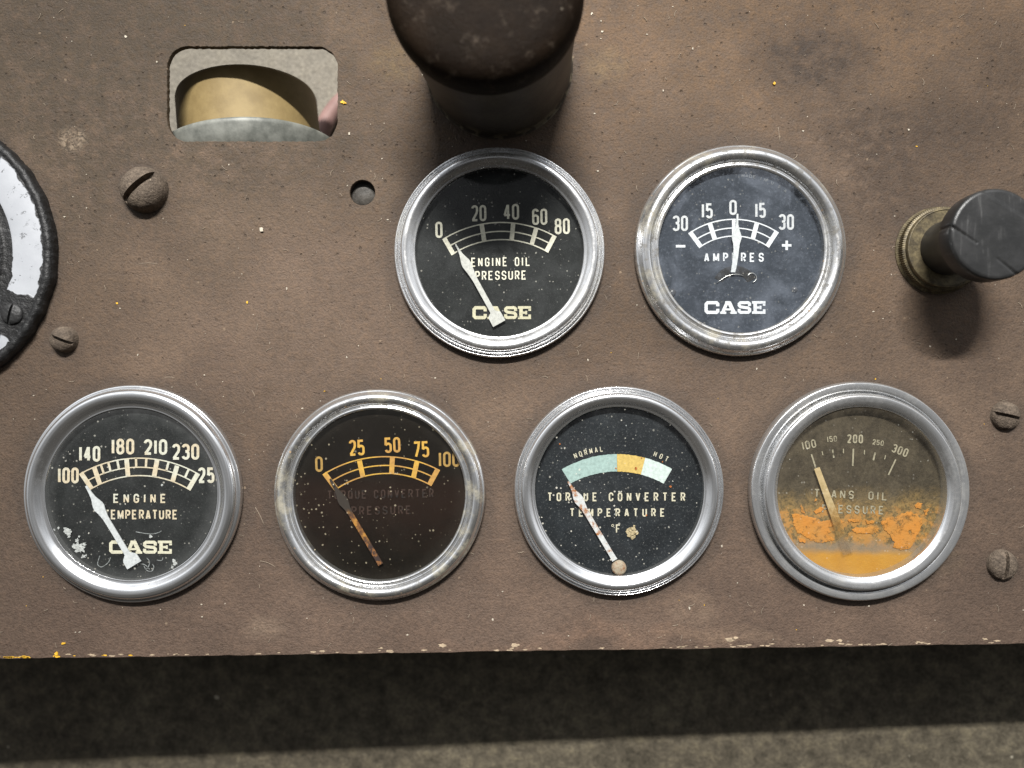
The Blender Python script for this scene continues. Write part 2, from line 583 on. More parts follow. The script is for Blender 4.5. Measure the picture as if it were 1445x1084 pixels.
def glyph(ch, w, h):
    """centre lines of a condensed sign-writer's letter in a box w x h: [(points, closed)]"""
    r = w / 2
    q = min(r, h / 2)
    if ch in '0O':
        return [(stadium(0, 0, w, h), True)]
    if ch == 'Q':
        return [(stadium(0, 0, w, h), True), ([(w * .55, h * .25), (w * 1.05, -h * .06)], False)]
    if ch in '1I':
        return [([(r, -.5e-3), (r, h)], False)]
    if ch == '2':
        return [(arc(r, h - q, r, q, 175, 0) + [(w, h * .66), (w * .88, h * .5), (w * .08, h * .02)], False), ([(-w * .06, 0), (w * 1.04, 0)], False)]
    if ch == '3':
        return [(arc(r, h - q, r, q, 170, 0) + [(w, h * .64), (w * .88, h * .55), (w * .45, h * .52)], False),
                ([(w * .5, h * .52), (w * .88, h * .48), (w, h * .39)] + arc(r, q, r, q, 0, -170), False)]
    if ch == '4':
        return [([(w * .72, -1e-3), (w * .72, h * 1.02)], False), ([(w * .66, h), (0, h * .27)], False), ([(-w * .05, h * .27), (w * 1.1, h * .27)], False)]
    if ch == '5':
        return [([(w * .95, h), (w * .04, h), (0, h * .50)], False),
                ([(0, h * .50), (w * .2, h * .58)] + arc(r, h * .62 - q, r, q, 100, 0) + arc(r, q, r, q, 0, -168), False)]
    if ch == '6':
        return [(arc(r, h - q, r, q, 8, 180) + [(0, q)], False), (stadium(0, 0, w, h * .60), True)]
    if ch == '7':
        return [([(0, h), (w, h), (w * .78, h * .55), (w * .32, 0)], False)]
    if ch == '8':
        return [(stadium(0, 0, w, h * .54), True), (stadium(w * .04, h * .54, w * .92, h * .46), True)]
    if ch == 'A':
        return [([(0, 0), (w * .48, h)], False), ([(w * .52, h), (w, 0)], False), ([(w * .14, h * .26), (w * .86, h * .26)], False)]
    if ch == 'C':
        return [([(w, h * .68)] + arc(r, h - q, r, q, 0, 180) + arc(r, q, r, q, 180, 360) + [(w, h * .32)], False)]
    if ch == 'D':
        return [([(0, 0), (0, h)] + arc(r, h - q, r, q, 90, 0) + arc(r, q, r, q, 0, -90), True)]
    if ch == 'E':
        return [([(w, h), (0, h), (0, 0), (w, 0)], False), ([(0, h * .51), (w * .8, h * .51)], False)]
    if ch == 'F':
        return [([(w, h), (0, h), (0, 0)], False), ([(0, h * .50), (w * .8, h * .50)], False)]
    if ch == 'G':
        return [([(w, h * .70)] + arc(r, h - q, r, q, 0, 180) + arc(r, q, r, q, 180, 360) + [(w, h * .46), (w * .5, h * .46)], False)]
    if ch == 'H':
        return [([(0, 0), (0, h)], False), ([(w, 0), (w, h)], False), ([(0, h * .5), (w, h * .5)], False)]
    if ch == 'L':
        return [([(0, h), (0, 0), (w, 0)], False)]
    if ch == 'M':
        return [([(0, 0), (0, h)], False), ([(0, h), (w * .5, h * .12)], False), ([(w * .5, h * .12), (w, h)], False), ([(w, h), (w, 0)], False)]
    if ch == 'N':
        return [([(0, 0), (0, h)], False), ([(0, h), (w, 0)], False), ([(w, 0), (w, h)], False)]
    if ch in 'PR':
        q2 = min(r, h * .27)
        g = [([(0, 0), (0, h)] + arc(r, h - q2, r, q2, 90, 0) + arc(r, h * .46 + q2, r, q2, 0, -90) + [(0, h * .46)], False)]
        if ch == 'R':
            g.append(([(w * .5, h * .46), (w, 0)], False))
        return g
    if ch == 'S':
        return [([(w, h * .74)] + arc(r, h - q, r, q, 10, 180) + [(0, h * .66), (w * .12, h * .56), (w * .88, h * .44), (w, h * .34)] + arc(r, q, r, q, 0, -180) + [(0, h * .27)], False)]
    if ch == 'T':
        return [([(r, 0), (r, h)], False), ([(-w * .06, h), (w * 1.06, h)], False)]
    if ch == 'U':
        return [([(0, h)] + arc(r, q, r, q, 180, 360) + [(w, h)], False)]
    if ch == 'V':
        return [([(0, h), (w * .48, 0)], False), ([(w * .52, 0), (w, h)], False)]
    if ch == '.':
        return [([(r, 0), (r, h * .04)], False)]
    return []


def stroke(bm, pts, t, z, closed=False):
    """flat ribbon of width t along pts"""
    P = [Vector((p[0], p[1])) for p in pts]
    Q = []
    for p in P:
        if not Q or (p - Q[-1]).length > 1e-3:
            Q.append(p)
    if closed and (Q[0] - Q[-1]).length < 1e-3:
        Q.pop()
    n = len(Q)
    if n < 2:
        return
    L, Rr = [], []
    for i in range(n):
        a = Q[i - 1] if (closed or i > 0) else None
        b = Q[(i + 1) % n] if (closed or i < n - 1) else None
        d0 = (Q[i] - a).normalized() if a is not None else None
        d1 = (b - Q[i]).normalized() if b is not None else None
        d0 = d0 or d1
        d1 = d1 or d0
        n0 = Vector((-d0.y, d0.x))
        n1 = Vector((-d1.y, d1.x))
        m = n0 + n1
        if m.length < 1e-4:
            m = n0
        m.normalize()
        k = 1.0 / max(0.42, m.dot(n0))
        L.append(bm.verts.new((*(Q[i] + m * (t / 2 * k)), z)))
        Rr.append(bm.verts.new((*(Q[i] - m * (t / 2 * k)), z)))
    for i in range(n if closed else n - 1):
        j = (i + 1) % n
        bm.faces.new((L[i], Rr[i], Rr[j], L[j]))


class Print:
    """flat printing on a dial; positions are given as they measure on the photograph and set down on the dial's plane"""
    def __init__(self, gx, gy, z):
        self.g = (gx, gy)
        self.z = z
        self.bm = bmesh.new()
        self.i = 0

    def lay(self):
        self.i += 1
        return self.z + 0.06 * (self.i % 12)

    def loc(self, p):
        w = W(p[0], p[1], self.z)
        return (w.x - self.g[0], w.y - self.g[1])

    def line(self, pts, t, closed=False):
        stroke(self.bm, [self.loc(p) for p in pts], t, self.lay(), closed)

    def poly(self, pts):
        z = self.lay()
        f = self.bm.faces.new([self.bm.verts.new((*self.loc(p), z)) for p in pts])
        bmesh.ops.triangulate(self.bm, faces=[f])

    def text(self, s, x0, x1, y0, y1, t, gap=0.28, rot=0.0):
        wt = {'1': .42, 'I': .34, ' ': .62, '.': .32, 'M': 1.2}
        ws = [wt.get(c, 1.0) for c in s]
        unit = (x1 - x0) / (sum(ws) + gap * (len(s) - 1))
        h = y1 - y0
        cx, cy = (x0 + x1) / 2, (y0 + y1) / 2
        x = x0
        ca, sa = math.cos(R(rot)), math.sin(R(rot))
        for c, w in zip(s, ws):
            cw = max(0.2, unit * w - t)
            for pts, closed in glyph(c, cw, h - t):
                q = []
                for (u, v) in pts:
                    X, Y = x + t / 2 + u - cx, y1 - t / 2 - v - cy
                    q.append((cx + X * ca + Y * sa, cy - X * sa + Y * ca))
                self.line(q, t, closed)
            x += unit * (w + gap)

    def arctext(self, s, c, rad, a0, a1, h, w, t):
        """letters standing on a circle round c; angles from vertical, clockwise, in degrees"""
        for i, ch in enumerate(s):
            a = a0 + (a1 - a0) * i / max(1, len(s) - 1)
            ux, uy = math.cos(R(a)), math.sin(R(a))        # along the circle
            nx, ny = math.sin(R(a)), -math.cos(R(a))       # outwards
            for pts, closed in glyph(ch, (w * .9 if ch != 'I' else w * .3) - t, h - t):
                q = []
                for (u, v) in pts:
                    U, V = u + t / 2 - w / 2, v + t / 2
                    q.append((c[0] + nx * (rad + V) + ux * U, c[1] + ny * (rad + V) + uy * U))
                self.line(q, t, closed)

    def logo(self, x0, x1, y0, y1):
        """the four slab letters C A S E at the foot of the dial"""
        h = y1 - y0
        tot = x1 - x0
        wid = [1.22, 1.36, 1.12, 1.10]
        gap = 0.06
        u = tot / (sum(wid) + 3 * gap)
        shapes = {
            'C': [([(1.09, .60), (1.09, .79), (.99, .88), (.26, .88), (.14, .76), (.14, .24), (.26, .12), (.99, .12), (1.09, .21), (1.09, .40)], .25)],
            'A': [([(.22, .12), (.58, .93)], .25), ([(.72, .93), (1.12, .12)], .30), ([(.42, .90), (.82, .90)], .20),
                  ([(0, .09), (.50, .09)], .18), ([(.84, .09), (1.36, .09)], .18), ([(.38, .35), (.94, .35)], .15)],
            'S': [([(.98, .62), (.98, .80), (.88, .88), (.25, .88), (.13, .78), (.13, .66), (.25, .55), (.88, .47), (.99, .36), (.99, .22), (.88, .12), (.24, .12), (.13, .20), (.13, .38)], .23)],
            'E': [([(.26, .02), (.26, .98)], .27), ([(0, .90), (1.10, .90)], .20), ([(0, .10), (1.10, .10)], .20), ([(.26, .5), (.72, .5)], .17),
                  ([(1.0, .98), (1.0, .64)], .20), ([(1.0, .02), (1.0, .36)], .20), ([(.70, .36), (.70, .64)], .15)],
        }
        x = x0
        for ch, w in zip('CASE', wid):
            for pts, t in shapes[ch]:
                self.line([(x + a * u, y1 - b * h) for a, b in pts], t * h)
            x += (w + gap) * u

    def build(self, name, mat, parent):
        return obj(name, self.bm, mat, parent, smooth=False)


def circle3(a, b, c):
    ax, ay = a
    bx, by = b
    cx, cy = c
    d = 2 * (ax * (by - cy) + bx * (cy - ay) + cx * (ay - by))
    ux = ((ax * ax + ay * ay) * (by - cy) + (bx * bx + by * by) * (cy - ay) + (cx * cx + cy * cy) * (ay - by)) / d
    uy = ((ax * ax + ay * ay) * (cx - bx) + (bx * bx + by * by) * (ax - cx) + (cx * cx + cy * cy) * (bx - ax)) / d
    return (ux, uy), math.hypot(ax - ux, ay - uy)


def arc3(a, b, c, n=28):
    """points of the circle through a, b, c running from a to c"""
    o, r = circle3(a, b, c)
    t0 = math.atan2(a[0] - o[0], o[1] - a[1])
    t1 = math.atan2(c[0] - o[0], o[1] - c[1])
    return [(o[0] + r * math.sin(t0 + (t1 - t0) * i / n), o[1] - r * math.cos(t0 + (t1 - t0) * i / n)) for i in range(n + 1)]


def ladder(p, outer, inner, bars, bw, lt, mid=0.52, minors=(), mw=3.0):
    """the curved ladder scale: two rails, a middle line and wide bars"""
    A, B = arc3(*outer), arc3(*inner)
    M = [(a[0] * (1 - mid) + b[0] * mid, a[1] * (1 - mid) + b[1] * mid) for a, b in zip(A, B)]

    def inset(q):
        return q
    p.line(inset(A), lt)
    p.line(inset(B), lt)
    p.line(inset(M), lt)
    for i in (0, -1):
        a, b = A[i], B[i]
        s = 1 if i == 0 else -1
        dx, dy = b[0] - a[0], b[1] - a[1]
        L = math.hypot(dx, dy)
        nx, ny = -dy / L * s, dx / L * s
        if nx * s < 0:
            nx, ny = -nx, -ny
        p.line([(a[0] + nx * bw * .42 - dx / L * .8, a[1] + ny * bw * .42 - dy / L * .8), (b[0] + nx * bw * .42 + dx / L * .8, b[1] + ny * bw * .42 + dy / L * .8)], bw)
    for a, b in bars:
        p.line([a, b], bw)
    o, r = circle3(*outer)
    o2, r2 = circle3(*inner)
    for a in minors:
        q0 = (o[0] + r * math.sin(R(a)), o[1] - r * math.cos(R(a)))
        rm = r - (r - (r2 + o[1] - o2[1])) * mid
        q1 = (o[0] + rm * math.sin(R(a)), o[1] - rm * math.cos(R(a)))
        p.line([q0, q1], mw)


# ------------------------------------------------------------------ the setting: floor
bm = bmesh.new()
vs = [bm.verts.new((x * 15000, y * 15000, FLOOR + FSLOPE * x * 15000)) for x, y in ((-1, -1), (1, -1), (1, 1), (-1, 1))]
bm.faces.new(vs)
floor = obj('floor', bm, concrete_material(), smooth=False)
tag(floor, kind='structure')

# ------------------------------------------------------------------ dashboard panel
PANEL_T = 9.0


def rounded_rect(x0, x1, y0, y1, r, n=8):
    pts = []
    for cx, cy, a in ((x1 - r, y1 - r, 0), (x0 + r, y1 - r, 90), (x0 + r, y0 + r, 180), (x1 - r, y0 + r, 270)):
        pts += arc(cx, cy, r, r, a, a + 90, n)
    return pts


def edge_y(px):
    return 929.5 - (px / 1445.0) * 21.5


cu = bpy.data.curves.new('dash_panel', 'CURVE')
cu.dimensions = '2D'
cu.fill_mode = 'BOTH'
cu.extrude = PANEL_T / 2 - 0.8
cu.bevel_depth = 0.8
cu.bevel_resolution = 1
rng = random.Random(4)


def spline(pts):
    s = cu.splines.new('POLY')
    s.points.add(len(pts) - 1)
    for q, p in zip(s.points, pts):
        q.co = (p[0], p[1], 0, 1)
    s.use_cyclic_u = True


PW = 1250.0
bottom = []
for i in range(160):
    X = -PW + 2 * PW * i / 159
    bottom.append((X, CY - edge_y(X + CX) + rng.uniform(-0.7, 0.7)))
spline(bottom + [(PW, 662), (-PW, 662)])
hole = rounded_rect(235 - CX, 477 - CX, CY - 200.5, CY - 65, 30)
hole2 = []
for i, a in enumerate(hole):
    b = hole[(i + 1) % len(hole)]
    k = max(1, int(math.hypot(b[0] - a[0], b[1] - a[1]) / 3))
    hole2 += [(a[0] + (b[0] - a[0]) * j / k, a[1] + (b[1] - a[1]) * j / k) for j in range(k)]
hole = [(x + rng.uniform(-.6, .6), y + rng.uniform(-.6, .6)) for x, y in hole2]
spline(list(reversed(hole)))
spline(list(reversed(arc(511.5 - CX, CY - 272, 18.6, 18.6, 0, 354, 59))))
tmp = bpy.data.objects.new('tmp', cu)
C.objects.link(tmp)
bpy.context.view_layer.update()
me = bpy.data.meshes.new_from_object(tmp.evaluated_get(bpy.context.evaluated_depsgraph_get()))
bpy.data.objects.remove(tmp)
bm = bmesh.new()
bm.from_mesh(me)
bpy.data.meshes.remove(me)
bmesh.ops.translate(bm, verts=bm.verts, vec=(0, 0, -PANEL_T / 2))
for sx in (-1, 1):                                   # folded side flanges that stand on the floor
    add_box(bm, min(sx * PW, sx * (PW - 9)), max(sx * PW, sx * (PW - 9)), -395, 660, FLOOR + FSLOPE * sx * PW, -PANEL_T - 0.2)
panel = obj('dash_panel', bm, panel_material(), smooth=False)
tag(panel, 'flat brown painted steel dash panel with dirty grainy surface and cut out holes', 'dash panel')

# ------------------------------------------------------------------ shared materials
M_needle_white = ink_material('needle_white', (0.54, 0.56, 0.57), 0.05, (0.3, 0.3, 0.3))
M_needle_worn = ink_material('needle_worn', (0.48, 0.48, 0.45), 0.16, (0.22, 0.22, 0.21), seed=2)
M_needle_rusty = ink_material('needle_rusty', (0.54, 0.55, 0.55), 0.55, (0.30, 0.11, 0.025), seed=5)
M_cream = ink_material('cream_ink', (0.57, 0.56, 0.47), 0.0, (0.25, 0.24, 0.2), var=(0.58, 0.49, 0.35), seed=1)
M_cream2 = ink_material('aged_cream_ink', (0.54, 0.50, 0.38), 0.10, (0.12, 0.11, 0.09), seed=3)
M_white_ink = ink_material('white_ink', (0.64, 0.66, 0.69), 0.03, (0.5, 0.5, 0.5), seed=4)
M_grey_ink = ink_material('grey_white_ink', (0.52, 0.53, 0.54), 0.08, (0.3, 0.3, 0.3), seed=14)
M_amber = ink_material('amber_ink', (0.52, 0.30, 0.05), 0.12, (0.22, 0.12, 0.03), var=(0.42, 0.225, 0.06), seed=6)
M_amber_dim = ink_material('dim_amber_ink', (0.33, 0.20, 0.055), 0.25, (0.12, 0.07, 0.02), seed=7)
M_tan_ink = ink_material('tan_ink', (0.32, 0.285, 0.20), 0.45, (0.07, 0.06, 0.04), seed=8)
M_maroon = ink_material('faded_maroon_ink', (0.034, 0.017, 0.011), 0.6, (0.011, 0.009, 0.0075), seed=9)
M_worn_logo = ink_material('worn_cream_ink', (0.50, 0.47, 0.33), 0.34, (0.045, 0.045, 0.04), seed=13)

# ------------------------------------------------------------------ gauge builder
Z_DIAL = 3.0
M_oil_ink = ink_material('oil_cream_ink', (0.70, 0.67, 0.55), 0.05, (0.2, 0.19, 0.16), seed=63)
M_unseen_can = plain('unseen_can_dark', (0.04, 0.038, 0.035), 0.7)


def gauge(name, label, cx, cy, rad, ropen, ztop, prof, chrome, dial_mat, glass_mat, glass_z, tilt=(0, 0)):
    w = W(cx, cy, 8)
    g = thing(name, label, 'gauge', (w.x, w.y, 0), 'round chrome rimmed gauges on the panel')
    k = (H - 8) / H
    rr, ro = rad * k, ropen * (H - glass_z) / H
    pts = [(ro + (rr - ro) * u, z) for u, z in prof]
    bm = bmesh.new()
    rn = random.Random(int(cx))
    ph = rn.uniform(0, 9)
    add_lathe(bm, smooth_profile(pts, 6), 180, lambda r, z, a: (r + 0.35 * math.sin(3 * a + ph) + 0.2 * math.sin(7 * a), z))
    obj('bezel', bm, chrome, g)
    bm = bmesh.new()
    add_lathe(bm, [(128, -PANEL_T - .2), (128, -150), (122, -158), (0, -158)], 48)  # unseen gauge can, added to block light under the panel
    obj('housing', bm, M_unseen_can, g)
    bm = bmesh.new()
    add_lathe(bm, [(0, Z_DIAL), (ro + 1.6, Z_DIAL)], 96)
    d = obj('dial', bm, dial_mat, g, smooth=False)
    bm = bmesh.new()
    add_lathe(bm, [(0, glass_z + 1.6), (ro * .5, glass_z + 1.2), (ro * .85, glass_z + .4), (ro - 0.4, glass_z)], 96)
    if sum(f.normal.z for f in bm.faces) < 0:          # the pane's outer side faces up
        bmesh.ops.reverse_faces(bm, faces=bm.faces)
    gl = obj('glass', bm, glass_mat, g)
    return g, d, (w.x, w.y)


def needle(g, gc, tip, base, prof, z, mat, hub=None, t=1.2, bend=0.0, base_mat=None):
    """flat pointer: prof lists (distance from the tip, half width)"""
    def loc(p):
        w = W(p[0], p[1], z)
        return Vector((w.x - gc[0], w.y - gc[1]))
    a, b = loc(tip), loc(base)
    d = (b - a).normalized()
    n = Vector((-d.y, d.x))
    left, right = [], []
    for s, hw in prof:
        off = n * (bend * max(0.0, (s - 45) / 40.0) ** 2)
        left.append(a + d * s + n * hw + off)
        right.append(a + d * s - n * hw + off)
    bm = bmesh.new()
    add_prism(bm, [tuple(p) for p in left + right[::-1]], z, z + t)
    ob = obj('needle', bm, mat, g, smooth=False)
    if hub:
        bm = bmesh.new()
        hx, hy, hr, hz = hub
        q = loc((hx, hy))
        add_lathe(bm, [(0, z + t + hz), (hr * .7, z + t + hz * .9), (hr * .95, z + t + hz * .5), (hr, z - 3)], 28)
        bmesh.ops.translate(bm, verts=bm.verts, vec=(q.x, q.y, 0))
        obj('hub', bm, base_mat or mat, ob)
    return ob


P_ROLL = [(1.0, 0.2), (1.012, 3), (1.012, 7), (0.985, 10.5), (0.93, 11.5), (0.88, 11.8), (0.85, 12.4), (0.82, 15), (0.74, 18.5), (0.60, 20.3),
          (0.42, 19.6), (0.28, 16.8), (0.17, 14.2), (0.08, 13.2), (0.02, 13), (0.0, 11.5), (0.0, 2.4)]
P_ROUND = [(1.0, 0.2), (1.012, 3), (1.010, 8), (0.965, 11.5), (0.90, 13), (0.84, 15.2), (0.74, 19), (0.60, 21), (0.46, 20.2), (0.34, 17), (0.27, 13.8),
           (0.22, 13.0), (0.16, 14.2), (0.09, 14.6), (0.02, 13.2), (0.0, 11.0), (0.0, 2.4)]
P_STEP = [(1.0, 0.2), (1.012, 3), (1.010, 8), (0.975, 11.5), (0.93, 12.4), (0.885, 10.4), (0.865, 10.4), (0.84, 14.2), (0.79, 16.6), (0.735, 14.6), (0.71, 14.4), (0.68, 17.8), (0.58, 21),
          (0.42, 21.6), (0.25, 19), (0.12, 16), (0.03, 14.8), (0.0, 12.5), (0.0, 2.4)]
P_FLANGE = [(1.0, 0.2), (1.010, 3), (1.008, 10), (0.965, 14.0), (0.90, 14.8), (0.70, 14.2), (0.635, 12.6), (0.60, 8.5), (0.575, 8.5), (0.555, 13), (0.53, 20), (0.49, 23.2), (0.42, 24.6), (0.25, 24.0),
            (0.15, 22.6), (0.06, 20.2), (0.0, 17), (0.0, 2.4)]

# ---- engine oil pressure (upper left)
g, d, gc = gauge('pressure_gauge', 'black dial gauge marked 0 to 80 directly under the thick black post', 704.5, 356.5, 148.3, 118.8, 20, P_STEP,
                 chrome_material('chrome_dull', 0.35, 0.05, 0.55, 1.0, 0.26), dial_material('oil_dial', (0.013, 0.014, 0.014), 0.35, seed=1),
                 glass_material('oil_glass', 0.018, (0.40, 0.42, 0.42), 0.7, 1.0), 12.5)
p = Print(*gc, Z_DIAL + .5)
ladder(p, ((624.9, 338.1), (709.6, 314), (784.7, 334.5)), ((637.3, 359.7), (709.6, 338.2), (773.5, 355.9)),
       (((679.7, 317.3), (683.4, 340.3)), ((724.2, 315.3), (722, 338.8)), ((756.6, 322.8), (750.3, 345.2))), 6.2, 1.7)
p.build('scale', M_oil_ink, d)
p = Print(*gc, Z_DIAL + .5)
for s, a in (('0', (614.4, 624.4, 312.9, 336)), ('20', (665.1, 686.3, 289.6, 312.4)), ('40', (710.4, 732.5, 287.9, 310.4)),
             ('60', (750.8, 772.2, 294.6, 317.7)), ('80', (782.7, 804, 308.2, 330.6))):
    p.text(s, *a, 3.1, 0.2, rot=1.0)
p.build('numerals', M_oil_ink, d)
p = Print(*gc, Z_DIAL + .5)
p.text('ENGINE OIL', 665, 748, 363.3, 376, 1.75, 0.55, rot=0.8)
p.text('PRESSURE', 670.6, 742.5, 382.3, 395.2, 1.75, 0.42, rot=0.8)
p.build('lettering', M_oil_ink, d)
p = Print(*gc, Z_DIAL + .5)
p.logo(666.7, 749.1, 432.2, 450.5)
p.build('logo', M_worn_logo, d)
NP = [(0, 0.9), (10, 1.5), (17, 2.6), (28, 6.2), (33, 6.8), (40, 5.6), (50, 4.2), (58, 3.6), (108, 3.6), (113, 9.5), (127, 9.8)]
needle(g, gc, (642.8, 344.8), (705.5, 458.5), NP, 7.5, M_needle_worn)
bez = [c for c in g.children if c.name.startswith('bezel')][0]
for (x, y, r, zz) in ((608.5, 265, 4.6, 18.2), (795.5, 258.5, 4.2, 18.2), (786, 452, 1.6, 17.5)):  # dark flakes standing in for the shade in rim dents
    rnd0 = random.Random(int(x))
    bm = bmesh.new()
    pts = [(a * (0.75 if x < 700 else 1.2), b) for a, b in [(r * math.cos(t * .45) * rnd0.uniform(.8, 1.15), r * math.sin(t * .45) * rnd0.uniform(.8, 1.15)) for t in range(14)]]
    lo = [bm.verts.new((a, b, -4)) for a, b in pts]
    hi = [bm.verts.new((a * .8, b * .8, 0.6)) for a, b in pts]
    bm.faces.new(hi)
    for i in range(14):
        bm.faces.new((lo[i], lo[(i + 1) % 14], hi[(i + 1) % 14], hi[i]))
    q = W(x, y, zz)
    obj('dent_spot', bm, plain('dent_shade', (0.06, 0.055, 0.05), 0.7, 0, 0.4, 4), bez, loc=(q.x - gc[0], q.y - gc[1], zz))

# ---- ammeter (upper right)
g, d, gc = gauge('ammeter', 'ammeter gauge with centre zero and upright white needle on hazy blue black dial', 1044.5, 353.5, 148.6, 116.5, 20, P_ROUND,
                 chrome_material('chrome_tarnished', 1.0, 0.55, 0.5, 2.0, 0.20), dial_material('amp_dial', (0.026, 0.031, 0.040), 0.12, (0.10, 0.11, 0.12), 0.35, seed=2),  # bluish base paints in haze reflected by the pane
                 glass_material('amp_glass', 0.075, (0.40, 0.45, 0.54), 0.35, 2.0), 12.5)  # blue film stands in for dust and reflected light
p = Print(*gc, Z_DIAL + .5)
ladder(p, ((971.9, 329.8), (1035.8, 309.6), (1098.2, 328.6)), ((986.6, 349.6), (1035.8, 333.2), (1085, 348.9)),
       (((1001.6, 315.7), (1008.4, 337.2)), ((1067.8, 315.5), (1062.2, 337.2)), ((1036.0, 310), (1036.0, 334))), 6.4, 1.7)
p.build('scale', M_white_ink, d)
p = Print(*gc, Z_DIAL + .5)
for s, a in (('30', (949, 970.8, 304.3, 326.3)), ('15', (989.8, 1005.7, 287, 308.4)), ('0', (1029, 1039.6, 282.2, 303.7)),
             ('15', (1065.2, 1080.4, 286.4, 307.8)), ('30', (1098.7, 1120.3, 302.4, 324.5))):
    p.text(s, *a, 3.2, 0.2)
p.build('numerals', M_grey_ink, d)
p = Print(*gc, Z_DIAL + .5)
p.text('AMPERES', 993.6, 1077.7, 356.8, 369.7, 2.2, 0.75)
p.line([(953.6, 347.6), (967, 347.6)], 3.6)
p.line([(1103.3, 346.4), (1116.7, 346.4)], 3.6)
p.line([(1110, 339.7), (1110, 353.1)], 3.6)
p.build('lettering', M_white_ink, d)
p = Print(*gc, Z_DIAL + .5)
p.arctext('MADE IN U.S.A.', (1043, 356), 106, 3, 40, 4.6, 4.4, 0.9)
p.build('maker_lettering', ink_material('ghost_ink', (0.12, 0.125, 0.13), 0.1), d)
p = Print(*gc, Z_DIAL + .5)
p.logo(994, 1080, 425.1, 443.1)
p.build('logo', M_white_ink, d)
p = Print(*gc, Z_DIAL + .4)                                      # kidney-shaped slot round the pivot
o = (1037.5, 408)
A = [(o[0] + 33 * math.sin(R(a)), o[1] - 33 * math.cos(R(a))) for a in range(-62, 63, 4)]
B = [(o[0] + 20 * math.sin(R(a)), o[1] - 20 * math.cos(R(a))) for a in range(62, -63, -4)]
p.poly(A + B)
p.build('slot', plain('slot_black', (0.012, 0.011, 0.010), 0.8), d)
bm = bmesh.new()
pts = []
for (x, y, z) in ((1012, 399, 5), (1016, 396, 5.4), (1021, 392.5, 5.6), (1028, 388.6, 5.8), (1036, 387, 6), (1043, 387.4, 5.6), (1049, 389, 5)):
    q = W(x, y, z)
    pts.append((q.x - gc[0], q.y - gc[1], z))
add_tube(bm, pts, 0.5, 8)  # bright wire standing in for the glint on the slot's lower edge
obj('spring_glint_wire', bm, plain('spring_glint_steel', (0.7, 0.7, 0.68), 0.3, 0.9), g)
bm = bmesh.new()
pts = []
for i in range(17):
    a = R(-70 + i * 15)
    q = W(1061 + 6.5 * math.sin(a), 392 - 6.5 * math.cos(a), 5)
    pts.append((q.x - gc[0], q.y - gc[1], 5))
add_tube(bm, pts, 0.5, 8)
obj('spring_glint_wire', bm, bpy.data.materials['spring_glint_steel'], g)
for (x, y, r) in ((948.5, 413, 5.6), (1121, 408.8, 4.6)):
    bm = bmesh.new()
    add_lathe(bm, [(0, 4.0), (r * .5, 3.6), (r * .85, 2.2), (r, 0)], 24)
    q = W(x, y, Z_DIAL)
    bmesh.ops.translate(bm, verts=bm.verts, vec=(q.x - gc[0], q.y - gc[1], Z_DIAL))
    obj('rivet', bm, plain('rivet_black', (0.05, 0.05, 0.052), 0.25), d)
needle(g, gc, (1040.5, 302), (1037.5, 384), [(0, 1.2), (14, 1.5), (20, 2.6), (31, 6.6), (34, 6.8), (42, 4.6), (50, 3.8), (60, 3.6), (74, 3.4), (82, 3.0)], 7.5,
       M_needle_white, bend=-4.0)

# ---- engine temperature (lower left)
g, d, gc = gauge('temperature_gauge', 'black dial gauge marked 100 to 250 in bright chrome rim, leftmost of bottom row', 187.5, 697, 153.0, 121.5, 20, P_ROLL,
                 chrome_material('chrome_bright', 0.15, 0.0, 0.2, 3.0, 0.17), dial_material('engine_dial', (0.013, 0.014, 0.014), 0.45, seed=3),
                 glass_material('engine_glass', 0.014, (0.45, 0.46, 0.45), 0.8, 3.0, 0.05), 12.5)
p = Print(*gc, Z_DIAL + .5)
ladder(p, ((112.4, 669.5), (197.2, 646.6), (281.4, 670)), ((127.1, 690.8), (197.6, 671.2), (268.6, 691.7)),
       (((133.1, 659.6), (141.3, 684)), ((178.8, 648.4), (180.9, 672)), ((222.0, 648.8), (217.7, 672.4)), ((250.1, 657.4), (243.7, 679.6))), 6.5, 1.7, 0.52,
       (-19.0, -15.2, -10.8, -1.6, 3.5, 14.5, 25.0), 3.2)
p.build('scale', M_cream, d)
p = Print(*gc, Z_DIAL + .5)
for s, a in (('100', (81.5, 111.2, 659.7, 682.2)), ('140', (111.5, 141.8, 629.4, 651.6)), ('180', (157.4, 189.4, 619, 641.5)),
             ('210', (202.9, 236.1, 619.9, 642)), ('230', (243, 281.4, 626.3, 648.8)), ('250', (279.7, 315, 659.7, 681.8))):
    p.text(s, *a, 3.7, 0.2)
p.build('numerals', M_cream, d)
p = Print(*gc, Z_DIAL + .5)
p.text('ENGINE', 160, 234.4, 696.9, 709.9, 2.2, 0.85)
p.text('TEMPERATURE', 147.0, 250.8, 719.4, 732.9, 2.2, 0.32)
p.build('lettering', M_cream, d)
p = Print(*gc, Z_DIAL + .5)
p.logo(153.9, 242.5, 762.9, 781.4)
p.build('logo', ink_material('logo_cream_ink', (0.60, 0.57, 0.44), 0.12, (0.2, 0.19, 0.15), seed=21), d)
needle(g, gc, (121.9, 685.6), (190.5, 798.5), [(0, 1.4), (12, 2.2), (20, 3.4), (31, 7.4), (36, 7.8), (42, 6.0), (52, 4.2), (60, 3.9), (111, 3.9), (116, 9.5), (119, 11), (130, 11.3)], 7.5, M_needle_white)


